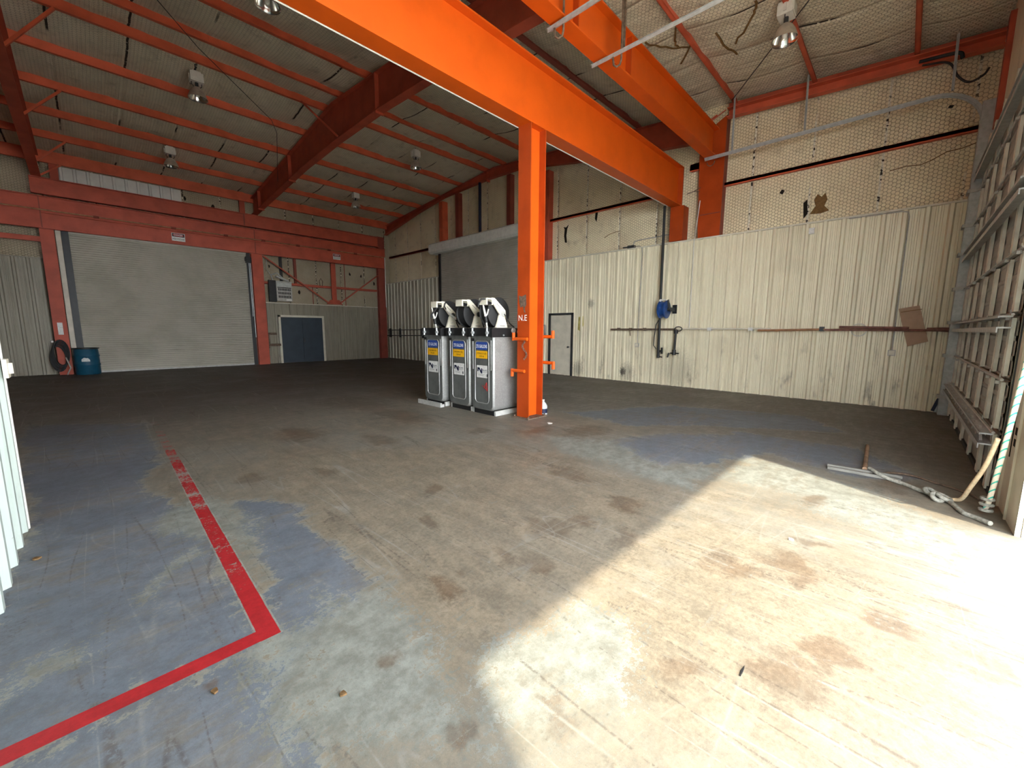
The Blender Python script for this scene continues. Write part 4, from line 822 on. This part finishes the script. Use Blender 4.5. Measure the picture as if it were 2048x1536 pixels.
MB().tube([(5.13,6.82,2.0),(5.22,6.80,1.90),(5.36,6.79,1.80)],.016,8).tube([(5.24,6.81,1.91),(5.30,6.80,1.86),(5.36,6.79,1.83)],.012,8).build('handle','white',g2,50);MB().tube([(5.36,6.79,1.80),(5.46,6.78,1.71)],.028,10).build('meter','black',g2,50);MB().tube([(5.46,6.78,1.71),(5.54,6.78,1.64)],.015,8).build('spout','white',g2,50)
MB().tube([(5.13,6.82,2.0),(5.08,6.81,2.06),(5.10,6.81,2.12),(5.18,6.81,2.16),(5.26,6.80,2.13)],.013,7).build('hose_end','rubber',g2,50)
# jug
jg=thing('water_jug',(5.87,4.82,0),'clear plastic water jug on the floor right of the orange column','jug')
MB().lathe([(0,.004),(.07,.0),(.078,.01),(.078,.15),(.074,.17),(.05,.215),(.022,.245),(.02,.27)],(5.87,4.82,0),(0,0,1),24).build('body','jug',jg,50)
MB().lathe([(.0795,.03),(.0795,.115)],(5.87,4.82,0),(0,0,1),24).build('label','navy',jg,50);MB().lathe([(.024,.26),(.024,.285),(0,.286)],(5.87,4.82,0),(0,0,1),16).build('cap','white',jg,50)
# ------------------------------------------------------------------ floor things by the white door
sq=thing('floor_squeegee',(5.95,.18,0),'old floor squeegee lying by the edge of the sunlit patch','squeegee')
m=MB().bar((5.91,.51,.03),(5.97,-.13,.03),.035,.03).bar((5.84,.50,.02),(5.86,-.12,.02),.025,.03);m.build('blade_bars','alu',sq)
MB().bar((5.87,.50,.012),(5.92,-.12,.012),.02,.02).build('rubber_blade','rubber',sq)
MB().tube([(5.97,.18,.05),(6.5,.195,.04),(7.34,.22,.026)],.022,10).build('handle','wood',sq,50)
one('floor_rope',MB().spline([(5.96,.14,.07),(5.86,.06,.05),(5.82,-.05,.02),(5.76,-.15,.018),(5.66,-.24,.018),(5.58,-.34,.02),(5.52,-.42,.02),(5.39,-.47,.018),(5.2,-.52,.018),(5.14,-.58,.018),(5.02,-.66,.03)],.02,8),'ropeg','grey rope on the floor from the squeegee to the jamb','rope',smooth=60)
one('floor_chain',MB().spline([(5.98,.10,.012),(6.17,-.07,.012),(6.18,-.23,.012),(6.06,-.38,.012),(6.03,-.44,.012),(5.89,-.60,.012),(5.76,-.66,.012)],.012,7),'rusty','thin dark rope curving on the floor behind the grey rope','rope',smooth=60)
m=MB()
for (cx,cy,r,tl) in ((5.58,-.34,.07,.3),(5.50,-.42,.065,-.2),(5.46,-.37,.05,.9)): m.tube([(cx+r*math.cos(a),cy+r*.7*math.sin(a),.035+.02*math.sin(a+tl)) for a in np.linspace(0,2*math.pi,15)[:-1]],.02,7,True)
one('rope_knot',m,'ropeg','thick loose knot in the grey floor rope','knot',smooth=60)
one('hanging_rope',MB().spline([(4.95,-.70,5.0),(4.95,-.70,3.0),(4.92,-.69,1.5),(4.95,-.685,1.22),(5.13,-.68,.68),(5.29,-.67,.18),(5.33,-.66,.06)],.018,9),'rope','white rope with green tracer slanting down beside the jamb','rope',smooth=60)
one('webbing_strap',MB().spline([(5.14,-.64,.72),(5.26,-.61,.45),(5.40,-.56,.20),(5.49,-.53,.06),(5.54,-.49,.02),(5.52,-.43,.018)],.017,7),'strap','tan cord hanging beside the white and green rope','cord',smooth=60)
m=MB()
for k in range(3): m.tube([(5.32+.035*math.cos(a),-.66+.035*math.sin(a),.05+.05*k) for a in np.linspace(0,2*math.pi,11)[:-1]],.014,6,True)
one('rope_whipping',m,'ropeg','grey wrapped knot at the foot of the hanging rope','knot',smooth=60)
for (x,y,r,mat,lab) in ((3.61,.48,.02,'white','tiny white scrap in the sunlit patch'),(2.0,.40,.018,'black','thin dark splinter in the sunlit patch'),(.24,2.05,.016,'litter','dry leaf left of the red corner, in front of the red line'),(.63,1.63,.016,'litter','rust brown leaf on the mint paint in front of the red corner'),(5.35,4.25,.05,'lwhite','small pale scrap on the floor in front of the orange column'),(-.40,4.2,.025,'litter','dry leaf at the foot of the white sheet wall')):
    P=[(x+r*(.6+.6*random.random())*math.cos(a)*(2.2 if mat=='black' else 1),y+r*(.6+.6*random.random())*math.sin(a)*(.3 if mat=='black' else 1)) for a in np.linspace(0,6.28,8)[:-1]]
    one('floor_litter',MB().prism(P,lambda a,b:(a,b,.002),lambda a,b:(a,b,.010)),mat,lab,'litter',None,'thing')
# ------------------------------------------------------------------ light and camera
w=bpy.data.worlds.new('day_sky');S.world=w;w.use_nodes=True;bg=w.node_tree.nodes['Background'];tc_=w.node_tree.nodes.new('ShaderNodeTexCoord');sp_=w.node_tree.nodes.new('ShaderNodeSeparateXYZ');mr_=w.node_tree.nodes.new('ShaderNodeMapRange');mr_.interpolation_type='SMOOTHSTEP'
w.node_tree.links.new(tc_.outputs['Generated'],sp_.inputs[0]);w.node_tree.links.new(sp_.outputs[2],mr_.inputs[0]);mr_.inputs[1].default_value=0;mr_.inputs[2].default_value=.75;mr_.inputs[3].default_value=8.5;mr_.inputs[4].default_value=2.2
w.node_tree.links.new(mr_.outputs[0],bg.inputs[1]);bg.inputs[0].default_value=(.90,.95,1,1)
sd=V((.387,.922,-2.145)).normalized()
sl=bpy.data.lights.new('sun','SUN');sl.energy=3.4;sl.color=(1,.90,.70);sl.angle=math.radians(1.2)
so=bpy.data.objects.new('sun',sl);COL.objects.link(so);so.rotation_euler=sd.to_track_quat('-Z','Y').to_euler();so.location=(0,-10,12)
cam=bpy.data.cameras.new('camera');co_=bpy.data.objects.new('camera',cam);COL.objects.link(co_)
yaw,pit,rol=map(math.radians,(46.107,7.700,-.2686))
f=V((math.sin(yaw)*math.cos(pit),math.cos(yaw)*math.cos(pit),-math.sin(pit)));r=V((math.cos(yaw),-math.sin(yaw),0));d=f.cross(r)
c_,s_=math.cos(rol),math.sin(rol);r2=r*c_+d*s_;d2=-r*s_+d*c_
mt=Matrix((r2,-d2,-f)).transposed().to_4x4();mt.translation=V((0,0,1.6));co_.matrix_world=mt
cam.sensor_width=36;cam.lens=809.36/2048*36;cam.clip_start=.02;cam.clip_end=200;S.camera=co_
vs_=S.view_settings;vs_.view_transform='Standard';vs_.look='None';vs_.gamma=1;vs_.use_curve_mapping=False;vs_.exposure=1.68
S.cycles.max_bounces=8;S.cycles.diffuse_bounces=7;S.cycles.glossy_bounces=4;S.cycles.sample_clamp_indirect=12
